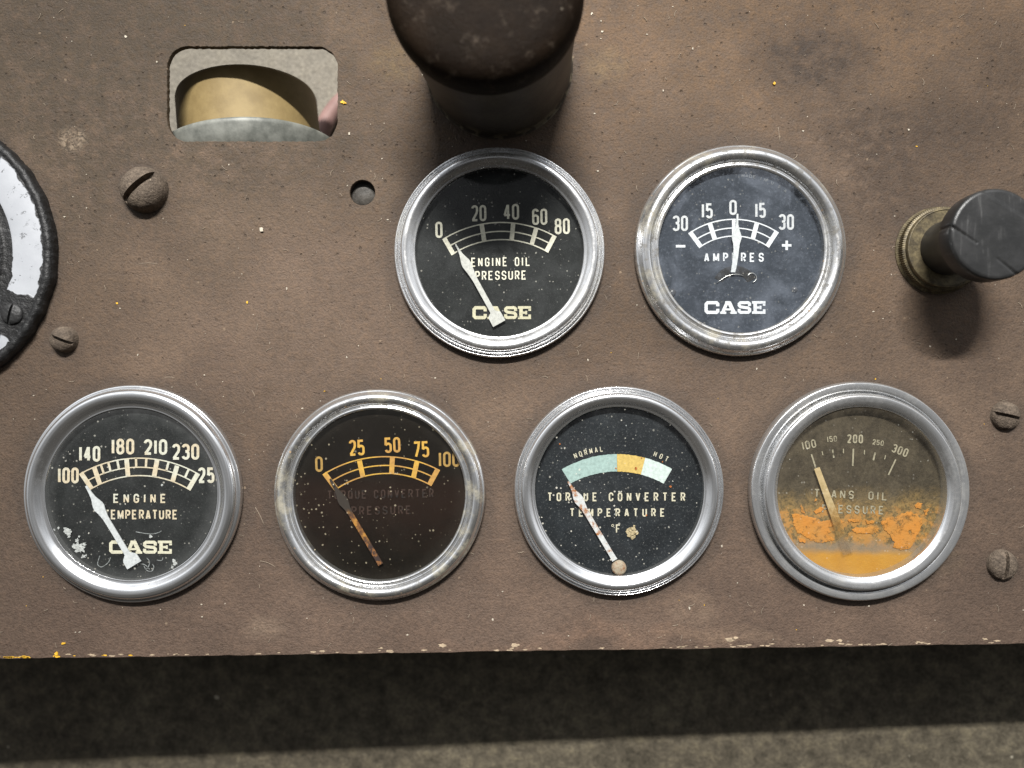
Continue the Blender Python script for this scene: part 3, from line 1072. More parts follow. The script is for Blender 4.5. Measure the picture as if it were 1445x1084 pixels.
# flaking paint and grit lying on dials
def blot(rnd, r, n=16, rag=0.35, ax=1.0):
    ph = rnd.uniform(0, 100)
    return [(r * ax * (1 + rag * (mnoise.noise((2.2 * math.cos(2 * math.pi * i / n) + ph, 2.2 * math.sin(2 * math.pi * i / n), ph)) * 1.6)) * math.cos(2 * math.pi * i / n),
             r / ax * (1 + rag * (mnoise.noise((2.2 * math.cos(2 * math.pi * i / n) + ph, 2.2 * math.sin(2 * math.pi * i / n), ph)) * 1.6)) * math.sin(2 * math.pi * i / n)) for i in range(n)]


def add_flake(bm, x, y, z, pts, t=0.5):
    vs = [bm.verts.new((x + a, y + b, z)) for a, b in pts]
    top = [bm.verts.new((x + a * .9, y + b * .9, z + t)) for a, b in pts]
    n = len(pts)
    f = bm.faces.new(top)
    for i in range(n):
        bm.faces.new((vs[i], vs[(i + 1) % n], top[(i + 1) % n], top[i]))
    bmesh.ops.triangulate(bm, faces=[f])


M_fluff = plain('pale_corrosion', (0.42, 0.43, 0.42), 0.9, 0, 0.4, 4.0, 0.5)
rnd = random.Random(11)
bm = bmesh.new()
for (x, y, r) in ((95, 749, 4.5), (99, 752, 3.5), (98, 757, 2), (109.5, 762.5, 2.6), (110, 772, 6.5), (114, 775, 6), (105, 771, 3), (119, 768, 2.6), (118.5, 785, 3.0), (121, 784, 2),
                  (112, 757, 1.4), (247, 795, 3.0), (246, 791, 2.2), (244, 800, 2), (213, 757, 2.2), (229, 684.5, 1.6), (83, 745, 1.6)):
    q = W(x, y, Z_DIAL)
    add_flake(bm, q.x - gc[0], q.y - gc[1], Z_DIAL + .7 + rnd.random() * .4, blot(rnd, r, 18, 0.55), 0.4)
obj('corrosion', bm, M_fluff, d, smooth=False)
bm = bmesh.new()
for path in (((192, 750), (197, 752), (206, 753), (216, 753), (224, 751), (228, 749)), ((141, 784), (139, 790), (139, 796), (143, 800), (150, 796), (155, 792), (156, 786)),
             ((208, 787), (211, 793), (210, 800), (206, 803)), ((203, 798), (208, 805), (215, 806), (218, 800), (216, 796)), ((212, 803), (204, 797), (196, 796)), ((222, 790), (228, 791), (231, 787))):
    P3 = []
    for (x, y) in path:
        q = W(x, y, Z_DIAL)
        P3.append((q.x - gc[0] + rnd.uniform(-.6, .6), q.y - gc[1] + rnd.uniform(-.6, .6)))
    stroke(bm, smooth_profile(P3, 4), 1.1, Z_DIAL + .9)
obj('corrosion', bm, plain('corrosion_trace', (0.20, 0.21, 0.21), 0.9, 0, 0.6, 4.0), d, smooth=False)

# ---- amber scale gauge
mm = Mat('amber_dial_brown')
x_, y_, z_ = xyz(mm)
n1 = mm.noise(30, 4, 0.6)
n2 = mm.noise(3.0, 3, 0.7)
bandm = mm.f('MULTIPLY', mm.step(mm.f('ADD', y_, mm.f('MULTIPLY', n1, 60)), -70, 20), mm.step(y_, 40, 5))
c_ = mm.mix(mm.f('MULTIPLY', n1, 0.8), (0.005, 0.0043, 0.0035), (0.011, 0.0080, 0.0055))
c_ = mm.mix(mm.f('MULTIPLY', bandm, 0.5), c_, (0.020, 0.010, 0.007))
c_ = mm.mix(mm.f('MULTIPLY', mm.step(n2, 0.56, 0.8), 0.2), c_, (0.06, 0.042, 0.02))
M_gold_dial = mm.done(mm.bsdf(c_, 0.8, 0, None, 0.06))
g, d, gc = gauge('pressure_gauge', 'dusty dark gauge with amber scale marked 0 to 100 in pitted rim', 535.5, 698, 148.6, 121, 20, P_ROUND,
                 chrome_material('chrome_pitted', 0.7, 0.75, 0.4, 4.0, 0.17), M_gold_dial,
                 glass_material('amber_glass', 0.006, (0.30, 0.27, 0.22), 1.15, 4.0, 0.02, (0.36, 0.31, 0.21)), 12.5)
p = Print(*gc, Z_DIAL + .5)
ladder(p, ((455.9, 670), (547.8, 644.6), (620.2, 664)), ((472.2, 692), (547.8, 668.2), (608.6, 685.2)),
       (((507.2, 650), (512.2, 672.6)), ((553.8, 645.4), (552.6, 669)), ((588.4, 651.7), (583.4, 674.4))), 6.9, 1.7)
p.build('scale', M_amber, d)
p = Print(*gc, Z_DIAL + .5)
for s, a in (('25', (492.5, 514.4, 620.7, 643)), ('50', (542.7, 565, 617.2, 639)), ('75', (583, 605.5, 622.8, 645.7))):
    p.text(s, *a, 3.2, 0.2, rot=2.5)
p.build('numerals', M_amber, d)
p = Print(*gc, Z_DIAL + .5)
p.text('0', 444.8, 455.5, 644.2, 666, 3.2, rot=2)
p.build('numerals', M_amber_dim, d)
p = Print(*gc, Z_DIAL + .5)
p.text('100', 618.6, 649, 637.4, 659, 3.2, 0.2, rot=1)
p.build('numerals', M_amber_dim, d)
p = Print(*gc, Z_DIAL + .5)
p.text('TORQUE CONVERTER', 462, 612, 691, 703.5, 2.0, 0.5, rot=1)
p.text('PRESSURE', 496, 580, 714, 726.5, 2.0, 0.5, rot=1)
p.build('lettering', M_maroon, d)
mm = Mat('amber_needle')
x_, y_, z_ = xyz(mm)
t_ = mm.f('ADD', y_, mm.f('MULTIPLY', mm.noise(9, 4, 0.7), 22))
c_ = mm.ramp(mm.step(mm.noise(10, 4, 0.7), 0.35, 0.65), (0.0, (0.035, 0.014, 0.008)), (0.5, (0.14, 0.055, 0.012)), (1.0, (0.36, 0.165, 0.025)))
c_ = mm.mix(mm.step(t_, -22, -8), c_, (0.020, 0.013, 0.008))
c_ = mm.mix(mm.step(t_, -44, -62), c_, mm.mix(mm.step(mm.noise(7, 3, 0.7), 0.5, 0.6), (0.030, 0.014, 0.010), (0.20, 0.08, 0.02)))
M_amber_needle = mm.done(mm.bsdf(c_, 0.7))
needle(g, gc, (466, 676), (537, 796), [(0, 1.4), (14, 2.4), (22, 3.6), (33, 6.6), (38, 6.8), (48, 4.2), (56, 3.4), (125, 3.4), (139, 3.6)], 7.5, M_amber_needle)

# ---- torque converter temperature
g, d, gc = gauge('temperature_gauge', 'gauge with green, yellow and white band marked NORMAL and HOT', 873, 692.5, 147.6, 118.8, 20, P_STEP,
                 chrome_material('chrome_clean', 0.12, 0.0, 0.25, 5.0, 0.19), dial_material('torque_dial', (0.010, 0.012, 0.014), 0.8, (0.15, 0.155, 0.155), 0.5, seed=5),
                 glass_material('torque_glass', 0.013, (0.45, 0.47, 0.48), 1.5, 5.0, 0.0), 12.5)
A = arc3((792.6, 662.5), (871.4, 640.9), (948.3, 662), 60)
B = arc3((805.4, 682.2), (871.4, 665.4), (936.2, 682.4), 60)


def sect(name, i0, i1, mat):
    p = Print(*gc, Z_DIAL + .5)
    pts = A[i0:i1 + 1] + list(reversed(B[i0:i1 + 1]))
    rn = random.Random(i0)
    pts = [(x + rn.uniform(-.35, .35), y + rn.uniform(-.35, .35)) for x, y in pts]
    p.poly(pts)
    return p.build(name, mat, d)


tag(sect('colour_band', 0, 30, ink_material('green_ink', (0.30, 0.41, 0.385), 0.10, (0.40, 0.50, 0.47), seed=31)), 'pale green band section')
tag(sect('colour_band', 30, 45, ink_material('yellow_ink', (0.54, 0.38, 0.11), 0.06, (0.50, 0.30, 0.08), seed=32)), 'yellow band section')
tag(sect('colour_band', 45, 60, ink_material('pale_ink', (0.52, 0.60, 0.57), 0.04, (0.5, 0.58, 0.54), seed=33)), 'white band section')
p = Print(*gc, Z_DIAL + .5)
oc, orad = circle3((792.6, 662.5), (871.4, 640.9), (948.3, 662))
p.arctext('NORMAL', oc, orad + 5.0, math.degrees(math.asin((812.5 - oc[0]) / (orad + 8))), math.degrees(math.asin((849 - oc[0]) / (orad + 8))), 7.6, 4.6, 1.1)
p.arctext('HOT', oc, orad + 5.5, math.degrees(math.asin((924.5 - oc[0]) / (orad + 8))), math.degrees(math.asin((940.5 - oc[0]) / (orad + 8))), 7.4, 4.4, 1.1)
p.text('TORQUE CONVERTER', 772.7, 966.9, 695, 707.4, 2.0, 0.95)
p.text('TEMPERATURE', 804.2, 938, 717.3, 729.2, 2.0, 0.95)
p.text('F', 869, 875.5, 740, 752.3, 1.8)
p.line([(864.6 + 1.5 * math.cos(i * .7), 741.7 + 1.5 * math.sin(i * .7)) for i in range(9)], 0.8, True)
p.build('lettering', M_cream2, d)
M_rusthub = ink_material('rusty_hub', (0.36, 0.30, 0.22), 0.6, (0.22, 0.085, 0.03), seed=41)
needle(g, gc, (801.7, 679.6), (873.6, 800.7), [(0, 1.2), (10, 1.9), (16, 3.0), (24, 6.0), (31, 6.8), (37, 5.2), (46, 3.9), (54, 3.6), (118, 3.6), (128, 4.0)], 7.5, M_needle_rusty,
       hub=(873.6, 801.5, 10.5, 3.0), base_mat=M_rusthub)
bm = bmesh.new()
rnd = random.Random(5)
q = W(891.7, 751, Z_DIAL)
for i in range(22):
    a, rr = rnd.uniform(0, 6.3), 6.5 * math.sqrt(rnd.random())
    add_flake(bm, q.x - gc[0] + rr * math.cos(a), q.y - gc[1] + rr * math.sin(a), Z_DIAL + .3 + rnd.random() * 1.6, blot(rnd, rnd.uniform(1.6, 3.6), 12, 0.6), 0.8)
obj('dirt_clump', bm, plain('tan_dirt', (0.46, 0.37, 0.22), 0.95, 0, 0.5, 2.5, 0.8), d, smooth=False)
bm = bmesh.new()
for (x, y, r) in ((897, 661, 1.8), (896.5, 660.4, 1.2), (946, 686.5, 1.6), (790, 626.5, 1.1), (869, 660.5, 1.0), (912, 727, 1.0), (905, 646, 0.9), (934.5, 651.5, 1.0)):
    q = W(x, y, Z_DIAL)
    add_flake(bm, q.x - gc[0], q.y - gc[1], Z_DIAL + 1.3, blot(rnd, r, 10, 0.5), 0.4)
obj('rust_speck', bm, plain('orange_rust', (0.42, 0.13, 0.03), 0.9, 0, 0.4, 3), d, smooth=False)

# ---- transmission oil pressure, rust-filled
mm = Mat('rusted_dial')
x_, y_, z_ = xyz(mm)
n1 = mm.noise(34, 5, 0.65)
n2 = mm.noise(5.0, 5, 0.8)
n3 = mm.noise(60, 3, 0.5, off=(70, 0, 0))
c_ = mm.mix(mm.step(n1, 0.3, 0.7), (0.034, 0.027, 0.018), (0.060, 0.048, 0.031))
c_ = mm.mix(1.0, c_, mm.ramp(n2, (0.3, (0.6,) * 3), (0.7, (1.6,) * 3)), 'MULTIPLY')
yy = mm.f('ADD', y_, mm.f('MULTIPLY', mm.f('SUBTRACT', n1, 0.5), 50))
c_ = mm.mix(mm.f('MULTIPLY', mm.step(yy, 10, -28), 0.9), c_, mm.mix(mm.step(n2, 0.36, 0.62), (0.090, 0.066, 0.030), (0.27, 0.175, 0.065)))
c_ = mm.mix(mm.f('MULTIPLY', mm.step(mm.noise(15, 6, 0.75, off=(5, 55, 0)), 0.44, 0.56), mm.f('MULTIPLY', mm.step(yy, -14, -36), 0.85)), c_, (0.42, 0.20, 0.05))
c_ = mm.mix(mm.f('MULTIPLY', mm.step(yy, -66, -80), 0.8), c_, (0.22, 0.17, 0.12))
yb = mm.f('ADD', y_, mm.f('MULTIPLY', mm.f('SUBTRACT', n3, 0.5), 24))
c_ = mm.mix(mm.step(yb, -80, -94), c_, mm.mix(n1, (0.38, 0.16, 0.018), (0.50, 0.27, 0.05)))
M_rust_dial = mm.done(mm.bsdf(c_, 0.8, 0, mm.bump(n2, 0.4, 1.5), 0.2))
g, d, gc = gauge('pressure_gauge', 'gauge half filled with orange rust behind its glass, marked 100 to 300', 1211.5, 693, 154.0, 119.5, 25, P_FLANGE,
                 chrome_material('chrome_grey', 0.1, 0.0, 0.7, 6.0, 0.22), M_rust_dial,
                 glass_material('trans_glass', 0.055, (0.25, 0.205, 0.14), 0.4, 6.0, 0.08), 18.0)
p = Print(*gc, Z_DIAL + .5)
for a, b, t in (((1145, 641), (1151, 660), 2.2), ((1174.8, 634.5), (1176.5, 646.2), 2.2), ((1204.2, 633.3), (1203.3, 657.5), 2.2), ((1235, 638.8), (1232.2, 649.7), 2.4),
                ((1263.9, 648.3), (1253.5, 670.4), 2.0), ((1160, 637), (1161, 642.4), 1.4), ((1190, 633.3), (1190, 639.6), 1.4), ((1219.8, 635), (1219.4, 641.3), 1.4), ((1249.5, 642.4), (1248, 648.3), 1.4)):
    p.line([a, b], t)
p.build('scale', M_tan_ink, d)
p = Print(*gc, Z_DIAL + .5)
for s, x, y, w_, h_, t, r_ in (('100', 1141.4, 627.5, 20, 12.2, 1.9, 12), ('150', 1173.9, 619.6, 14, 8.4, 1.3, 5), ('200', 1206.3, 619.4, 22.5, 12.6, 2.2, -1),
                               ('250', 1239.1, 624.6, 16, 7.6, 1.3, -9), ('300', 1270, 635.8, 23, 12.4, 2.0, -21)):
    p.text(s, x - w_ / 2, x + w_ / 2, y - h_ / 2, y + h_ / 2, t, 0.3, rot=r_)
p.build('numerals', M_tan_ink, d)
p = Print(*gc, Z_DIAL + .5)
p.text('TRANS. OIL', 1149, 1252, 692.2, 704.2, 1.9, 0.62, rot=-2.6)
p.text('PRESSURE', 1160, 1247, 713, 725, 1.9, 0.62, rot=-1.5)
p.build('lettering', M_tan_ink, d)
mm = Mat('ochre_needle')
x_, y_, z_ = xyz(mm)
n1 = mm.noise(8, 4, 0.7)
t_ = mm.f('ADD', y_, mm.f('MULTIPLY', mm.f('SUBTRACT', n1, 0.5), 46))
c_ = mm.mix(mm.step(n1, 0.3, 0.7), (0.34, 0.25, 0.12), (0.46, 0.35, 0.19))
c_ = mm.mix(mm.step(t_, -16, -36), c_, mm.mix(n1, (0.20, 0.14, 0.055), (0.46, 0.25, 0.07)))
c_ = mm.mix(mm.step(t_, -62, -76), c_, (0.24, 0.17, 0.11))
tr_ = mm.t.nodes.new('ShaderNodeBsdfTransparent')           # its foot is eaten away in the rust
M_ochre = mm.done(mm.mixs(mm.f('MULTIPLY', mm.step(t_, -22, -58), 0.85), mm.bsdf(c_, 0.85, 0, None, 0.2), tr_.outputs[0]))
needle(g, gc, (1152.3, 660.5), (1197, 782), [(0, 4.0), (40, 4.6), (75, 5.6), (128, 7.6)], 7.5,
       M_ochre)
# the bright flakes of rust, outlines as they lie on the dial
rnd = random.Random(8)
bm = bmesh.new()


def ragged(poly, step=2.0, amp=1.3):
    out = []
    n = len(poly)
    for i in range(n):
        a, b = Vector(poly[i]), Vector(poly[(i + 1) % n])
        k = max(1, int((b - a).length / step))
        for j in range(k):
            q = a.lerp(b, j / k)
            out.append((q.x + rnd.uniform(-amp, amp), q.y + rnd.uniform(-amp, amp)))
    return out


def c2(pts):
    return [(1090 + x / 5.78, 680 + y / 5.78) for x, y in pts]


flakes = [
    c2([(158, 258), (235, 268), (340, 290), (400, 320), (470, 305), (560, 310), (585, 330), (520, 350), (460, 375), (480, 410), (440, 440), (500, 470), (450, 490), (370, 500), (290, 465), (250, 430), (190, 405), (165, 330)]),
    c2([(640, 395), (680, 370), (760, 375), (800, 360), (860, 365), (865, 405), (810, 420), (740, 425), (690, 420)]),
    c2([(880, 320), (960, 290), (1040, 265), (1100, 240), (1170, 262), (1210, 290), (1215, 360), (1190, 420), (1160, 470), (1120, 540), (1060, 555), (970, 540), (1000, 490), (960, 440), (905, 380)]),
    c2([(1155, 195), (1185, 165), (1225, 175), (1200, 215), (1165, 215)]),
    c2([(1235, 235), (1275, 215), (1260, 250), (1240, 280)]),
    c2([(330, 235), (390, 205), (420, 225), (390, 250), (345, 255)]),
    c2([(605, 305), (680, 300), (730, 310), (690, 325), (620, 325)]),
    c2([(760, 315), (830, 320), (820, 345), (775, 340)]),
    c2([(225, 175), (245, 200), (265, 260), (240, 265), (228, 215)]),
    c2([(205, 460), (270, 470), (265, 495), (215, 490)]),
    c2([(345, 140), (375, 140), (370, 155), (345, 155)]),
]
for i, f in enumerate(flakes):
    pts = []
    for q in ragged(f):
        w = W(q[0], q[1], Z_DIAL)
        pts.append((w.x - gc[0], w.y - gc[1]))
    cxm, cym = sum(a for a, b in pts) / len(pts), sum(b for a, b in pts) / len(pts)
    add_flake(bm, cxm, cym, Z_DIAL + .9 + 0.05 * i, [(a - cxm, b - cym) for a, b in pts], 0.25)
mm = Mat('orange_flakes')
n1 = mm.noise(22, 4, 0.6)
n2 = mm.noise(5, 4, 0.75, off=(8, 0, 0))
c_ = mm.mix(mm.step(n1, 0.3, 0.75), (0.52, 0.205, 0.035), (0.45, 0.21, 0.05))
c_ = mm.mix(mm.step(n2, 0.62, 0.72), c_, (0.20, 0.12, 0.04))
tr_ = mm.t.nodes.new('ShaderNodeBsdfTransparent')
gap = mm.f('MULTIPLY', mm.f('ADD', mm.noise(11, 6, 0.8, off=(31, 5, 0)), mm.f('MULTIPLY', mm.f('SUBTRACT', n1, 0.5), 0.25)), 1.0)
obj('rust_flakes', bm, mm.done(mm.mixs(mm.step(gap, 0.50, 0.66), mm.bsdf(c_, 0.9, 0, mm.bump(n2, 0.5, 1.5), 0.2), tr_.outputs[0])), d, smooth=False)


# ------------------------------------------------------------------ screws
def screw_bm(r, h, slot, sw, depth, seed, rough=0.5):
    bm = bmesh.new()
    n = 26
    vrows = []
    s = sw / 2
    for i in range(n + 1):
        v = -r + 2 * r * i / n
        vrows.append(v)
    for v in (-s, -s + .4, s - .4, s):
        vrows.append(v)
    vrows = sorted(set(round(v, 4) for v in vrows))
    rows = []
    ca, sa = math.cos(R(slot)), math.sin(R(slot))
    for v in vrows:
        half = math.sqrt(max(0.0, r * r - v * v))
        row = []
        for j in range(n + 1):
            u = -half + 2 * half * j / n
            q = min(1.0, math.hypot(u, v) / r)
            z = h * (0.18 + 0.82 * math.sqrt(max(0, 1 - q ** 2.4)))
            z += rough * mnoise.noise((u * .35 + seed, v * .35, seed)) + rough * .8 * mnoise.noise((u * .12 + seed, v * .12, 3.1))
            if abs(v) < s - .2:
                z = min(z, max(h * .25, h - depth)) + (0.3 * mnoise.noise((u * .5, seed, 1)))
                z = min(z, h * (0.18 + 0.82 * math.sqrt(max(0, 1 - q ** 2.4))))
            jr = 1.0 + 0.03 * mnoise.noise((u * .1 + seed, v * .1, 9.0))
            row.append(bm.verts.new(((u * ca - v * sa) * jr, (u * sa + v * ca) * jr, z)))
        rows.append(row)
    for a, b in zip(rows, rows[1:]):
        for j in range(n):
            try:
                bm.faces.new((a[j], a[j + 1], b[j + 1], b[j]))
            except ValueError:
                pass
    bmesh.ops.remove_doubles(bm, verts=bm.verts, dist=0.01)
    edge = [e for e in bm.edges if e.is_boundary]
    r_ = bmesh.ops.extrude_edge_only(bm, edges=edge)
    for v in r_['geom']:
        if isinstance(v, bmesh.types.BMVert):
            v.co.z = -0.3
            v.co.x *= 1.03
            v.co.y *= 1.03
    bmesh.ops.recalc_face_normals(bm, faces=bm.faces)
    return bm


def screw_material():
    m = Mat('painted_screw')
    a = m.noise(14, 4, 0.65)
    b = m.noise(3.2, 4, 0.7)
    c = m.mix(m.step(a, 0.3, 0.7), (0.078, 0.060, 0.045), (0.135, 0.105, 0.078))
    c = m.mix(1.0, c, m.ramp(b, (0.3, (0.55,) * 3), (0.7, (1.55,) * 3)), 'MULTIPLY')
    c = m.mix(m.specks(10, 0.3, 0.1), c, (0.34, 0.29, 0.22))
    return m.done(m.bsdf(c, 0.75, 0, m.bump(b, 0.8, 3.0), 0.3))


M_screw = screw_material()


def screw(label, px, py, r, h, slot, sw, depth, seed, mat=M_screw):
    w = W(px, py, h * .4)
    o = obj('slotted_screw', screw_bm(r, h, slot, sw, depth, seed), mat, None, smooth=True, loc=(w.x, w.y, 0))
    sharp(o, 38)
    tag(o, label, 'screw', 'slotted screws in the panel')
    return o


screw('largest painted slotted screw, below the rectangular cut-out with the brass can', 200, 266, 31.5, 30, 42, 8.5, 16, 1.7)
screw('small painted screw with tilted slot beside the chipped black disc', 88, 479, 18.5, 19, -22, 5.0, 10, 4.2)
screw('small rusty screw with nearly level slot, beside upper right of the rust filled gauge', 1421, 587, 20, 14, -13, 4.6, 9, 6.9)
screw('small rusty screw with near upright worn slot, right of the rust filled gauge', 1416.5, 798, 21, 14, 84, 5.0, 8, 8.1)

# ------------------------------------------------------------------ black chipped disc at the left
dc = W(-123, 358, 10)
disc = thing('round_housing', 'large black round housing with chipped white metal ring, cut off by the frame', 'round housing', (dc.x, dc.y, 0))
mm = Mat('chipped_black_paint')
x_, y_, z_ = xyz(mm)
nv = mm.vec('SCALE', mm.nvec(14), 13.0)
v2 = mm.vec('ADD', mm.v, nv)
sp = mm.t.nodes.new('ShaderNodeSeparateXYZ')
mm.put(sp.inputs[0], v2)
rad = mm.f('SQRT', mm.f('ADD', mm.f('MULTIPLY', sp.outputs[0], sp.outputs[0]), mm.f('MULTIPLY', sp.outputs[1], sp.outputs[1])))
ang = mm.f('ARCTAN2', sp.outputs[1], sp.outputs[0])
radt = mm.f('SQRT', mm.f('ADD', mm.f('MULTIPLY', x_, x_), mm.f('MULTIPLY', y_, y_)))
inr = mm.f('ADD', 141.0, mm.f('MULTIPLY', mm.step(ang, 0.18, -0.10), 4.0))
band = mm.f('MULTIPLY', mm.step(mm.f('SUBTRACT', rad, inr), 0, 1.5), mm.step(rad, 186.0, 184.6))
span = mm.f('MULTIPLY', mm.step(ang, -0.36, -0.345), mm.step(ang, 0.80, 0.78))
chip2 = mm.f('MULTIPLY', mm.step(ang, -0.72, -0.73), mm.step(ang, -1.0, -0.98))
chip2 = mm.f('MULTIPLY', chip2, mm.step(rad, 172, 176))
inner = mm.f('MULTIPLY', mm.step(rad, 122.5, 121.5), mm.step(mm.noise(16, 3, 0.6), 0.50, 0.54))
mask = mm.f('MAXIMUM', mm.f('MULTIPLY', band, mm.f('MAXIMUM', span, chip2)), mm.f('MULTIPLY', inner, mm.step(rad, 108, 110)))
mask = mm.f('MULTIPLY', mask, mm.f('SUBTRACT', 1.0, mm.specks(20, 0.35, 0.11)))
mask = mm.f('MULTIPLY', mask, mm.f('SUBTRACT', 1.0, mm.f('MULTIPLY', mm.step(mm.noise(13, 5, 0.75, off=(4, 4, 4)), 0.60, 0.68), 0.75)))
nb = mm.noise(9, 4, 0.65)
blk = mm.bsdf(mm.mix(mm.step(nb, 0.45, 0.75), (0.009, 0.009, 0.009), (0.030, 0.030, 0.031)), 0.5, 0, mm.bump(nb, 0.5, 5), 0.45)
wht = mm.bsdf(mm.mix(mm.noise(30, 4, 0.6), (0.30, 0.315, 0.34), (0.44, 0.455, 0.48)), 0.45, 0.0, mm.bump(mask, 0.5, -2.0), 0.5)
M_chip = mm.done(mm.mixs(mask, blk, wht))


def rough_rim(r, z, a):
    k = 1.0 if r > 187 else 0.0
    n = mnoise.noise((math.cos(a) * 9, math.sin(a) * 9, r * .05))
    n2 = mnoise.noise((math.cos(a) * 30, math.sin(a) * 30, r * .09))
    return (r + k * (1.8 * n + 0.9 * n2), z + k * (1.0 * n + 0.9 * n2) * (1 if z > 2 else 0))


bm = bmesh.new()
prof = [(198, 0), (198.5, 9), (197, 15), (194.5, 18), (191, 18.4), (188, 17.4), (186.6, 16.5), (185, 17), (165, 18), (148, 18.5), (144.5, 17.5), (143, 12), (141, 8), (128, 6.5), (124, 8), (122, 13), (118, 14.5), (100, 14), (0, 14)]
add_lathe(bm, prof, 360, rough_rim)
o = obj('rim', bm, M_chip, disc)
sharp(o, 50)
q = W(17, 443, 18)
o = obj('screw', screw_bm(15.5, 8, 76, 3.4, 5, 3.3, 0.4), plain('black_screw', (0.022, 0.022, 0.022), 0.5, 0, 0.4, 8, 0.4), disc, loc=(q.x - dc.x, q.y - dc.y, 16))
sharp(o, 38)

# ------------------------------------------------------------------ thick black post
pb = W(704, 92, 0)
post = thing('control_post', 'thick dark post with wide worn cap rising from panel above the upper gauges', 'post', (pb.x, pb.y, 0))
LEAN = Vector((-0.062, 0.0))


def leaned(bm):
    for v in bm.verts:
        v.co.x += LEAN.x * max(0, v.co.z)
        v.co.y += LEAN.y * max(0, v.co.z)
    return bm


mm = Mat('worn_black_sleeve')
n1 = mm.noise(50, 5, 0.65)
n2 = mm.noise(5, 4, 0.7)
x_, y_, z_ = xyz(mm)
c_ = mm.mix(mm.step(n1, 0.35, 0.7), (0.042, 0.034, 0.026), (0.072, 0.060, 0.045))
foot = mm.f('MULTIPLY', mm.step(mm.f('ADD', z_, mm.f('MULTIPLY', n1, 34)), 44, 24), mm.step(mm.noise(24, 4, 0.7, off=(3, 60, 0)), 0.48, 0.58))
c_ = mm.mix(foot, c_, (0.17, 0.145, 0.10))
c_ = mm.mix(1.0, c_, mm.ramp(n2, (0.3, (0.75,) * 3), (0.7, (1.3,) * 3)), 'MULTIPLY')
M_sleeve = mm.done(mm.bsdf(c_, 0.55, 0, mm.bump(n2, 0.3, 2), 0.4))
mm = Mat('dusty_black_cap')
n1 = mm.noise(60, 5, 0.65)
n2 = mm.noise(6, 5, 0.75)
c_ = mm.mix(mm.step(n1, 0.4, 0.75), (0.0075, 0.0045, 0.0025), (0.015, 0.0092, 0.0052))
c_ = mm.mix(mm.f('MULTIPLY', mm.step(mm.noise(17, 5, 0.7, off=(31, 7, 0)), 0.54, 0.78), 0.6), c_, (0.075, 0.058, 0.043))
c_ = mm.mix(mm.f('MULTIPLY', mm.specks(26, 0.35, 0.13), 0.6), c_, (0.13, 0.11, 0.085))
M_cap = mm.done(mm.bsdf(c_, 0.6, 0, mm.bump(n2, 0.5, 3), 0.07))
bm = bmesh.new()
add_lathe(bm, [(105, -0.2), (103.5, 2), (102, 6), (103, 60), (106, 120), (109.5, 175), (110, 188)], 96)
obj('sleeve', leaned(bm), M_sleeve, post)
bm = bmesh.new()
add_lathe(bm, smooth_profile([(110, 181), (112, 181.5), (113.4, 184), (114, 192), (113.5, 203), (111, 212), (106, 219), (97, 224.5), (82, 228.5), (50, 232), (0, 233)], 4), 96)
obj('cap', leaned(bm), M_cap, post)

# ------------------------------------------------------------------ black pull knob at the right
kb = W(1330, 352, 10)
knob = thing('pull_knob', 'black pull knob on brass knurled collar at the right edge', 'knob', (kb.x, kb.y, 0))
mm = Mat('dull_brass')
n1 = mm.noise(14, 5, 0.65)
n2 = mm.noise(3, 4, 0.7)
c_ = mm.mix(mm.step(n1, 0.3, 0.7), (0.055, 0.044, 0.027), (0.175, 0.140, 0.075))
c_ = mm.mix(1.0, c_, mm.ramp(n2, (0.3, (0.7,) * 3), (0.7, (1.25,) * 3)), 'MULTIPLY')
M_brass = mm.done(mm.bsdf(c_, 0.48, 0.35, mm.bump(n2, 0.3, 1.5), 0.5))


def knurl(r, z, a):
    if 57 < r < 60 and 4 < z < 15:
        return (r + 0.55 * math.sin(a * 120), z)
    return (r, z)


bm = bmesh.new()
add_lathe(bm, [(61.5, 0), (61.5, 1.6), (59.4, 3.6), (58.5, 4.6), (58.5, 14.5), (57.0, 15.6), (55.4, 16.2), (55.2, 21.5), (54.4, 22.6), (53.0, 22.8), (52.0, 21.6), (30, 20.6), (20, 20.4)], 960, knurl)
o = obj('collar', bm, M_brass, knob)
sharp(o, 40)
mm = Mat('black_bakelite')
n1 = mm.noise(30, 4, 0.6)
n2 = mm.noise(5, 4, 0.7)
d_ = mm.vec('MULTIPLY', mm.v, (1 / 5.0, 1 / 60.0, 0.02))
scuff = mm.step(mm.noise(1.0, 3, 0.6, vec=d_), 0.56, 0.78)
c_ = mm.mix(mm.step(n1, 0.35, 0.7), (0.015, 0.0153, 0.0153), (0.027, 0.027, 0.027))
c_ = mm.mix(mm.f('MULTIPLY', mm.f('MULTIPLY', scuff, mm.step(n1, 0.40, 0.62)), 0.45), c_, (0.14, 0.14, 0.137))
M_knob = mm.done(mm.bsdf(c_, 0.34, 0, mm.bump(n2, 0.15, 2), 0.5))
M_dark = plain('black_rubber', (0.018, 0.017, 0.016), 0.5, 0, 0.3, 12)
kx, ky = W(1407, 330, 126).x - kb.x, W(1407, 330, 126).y - kb.y
bm = bmesh.new()
for v in ():
    pass
add_lathe(bm, [(37, 12), (38, 40), (43, 66), (51, 90), (54, 96)], 48)
for v in bm.verts:
    v.co.x += kx * max(0, min(1, v.co.z / 126))
    v.co.y += ky * max(0, min(1, v.co.z / 126))
obj('stem', bm, M_dark, knob)
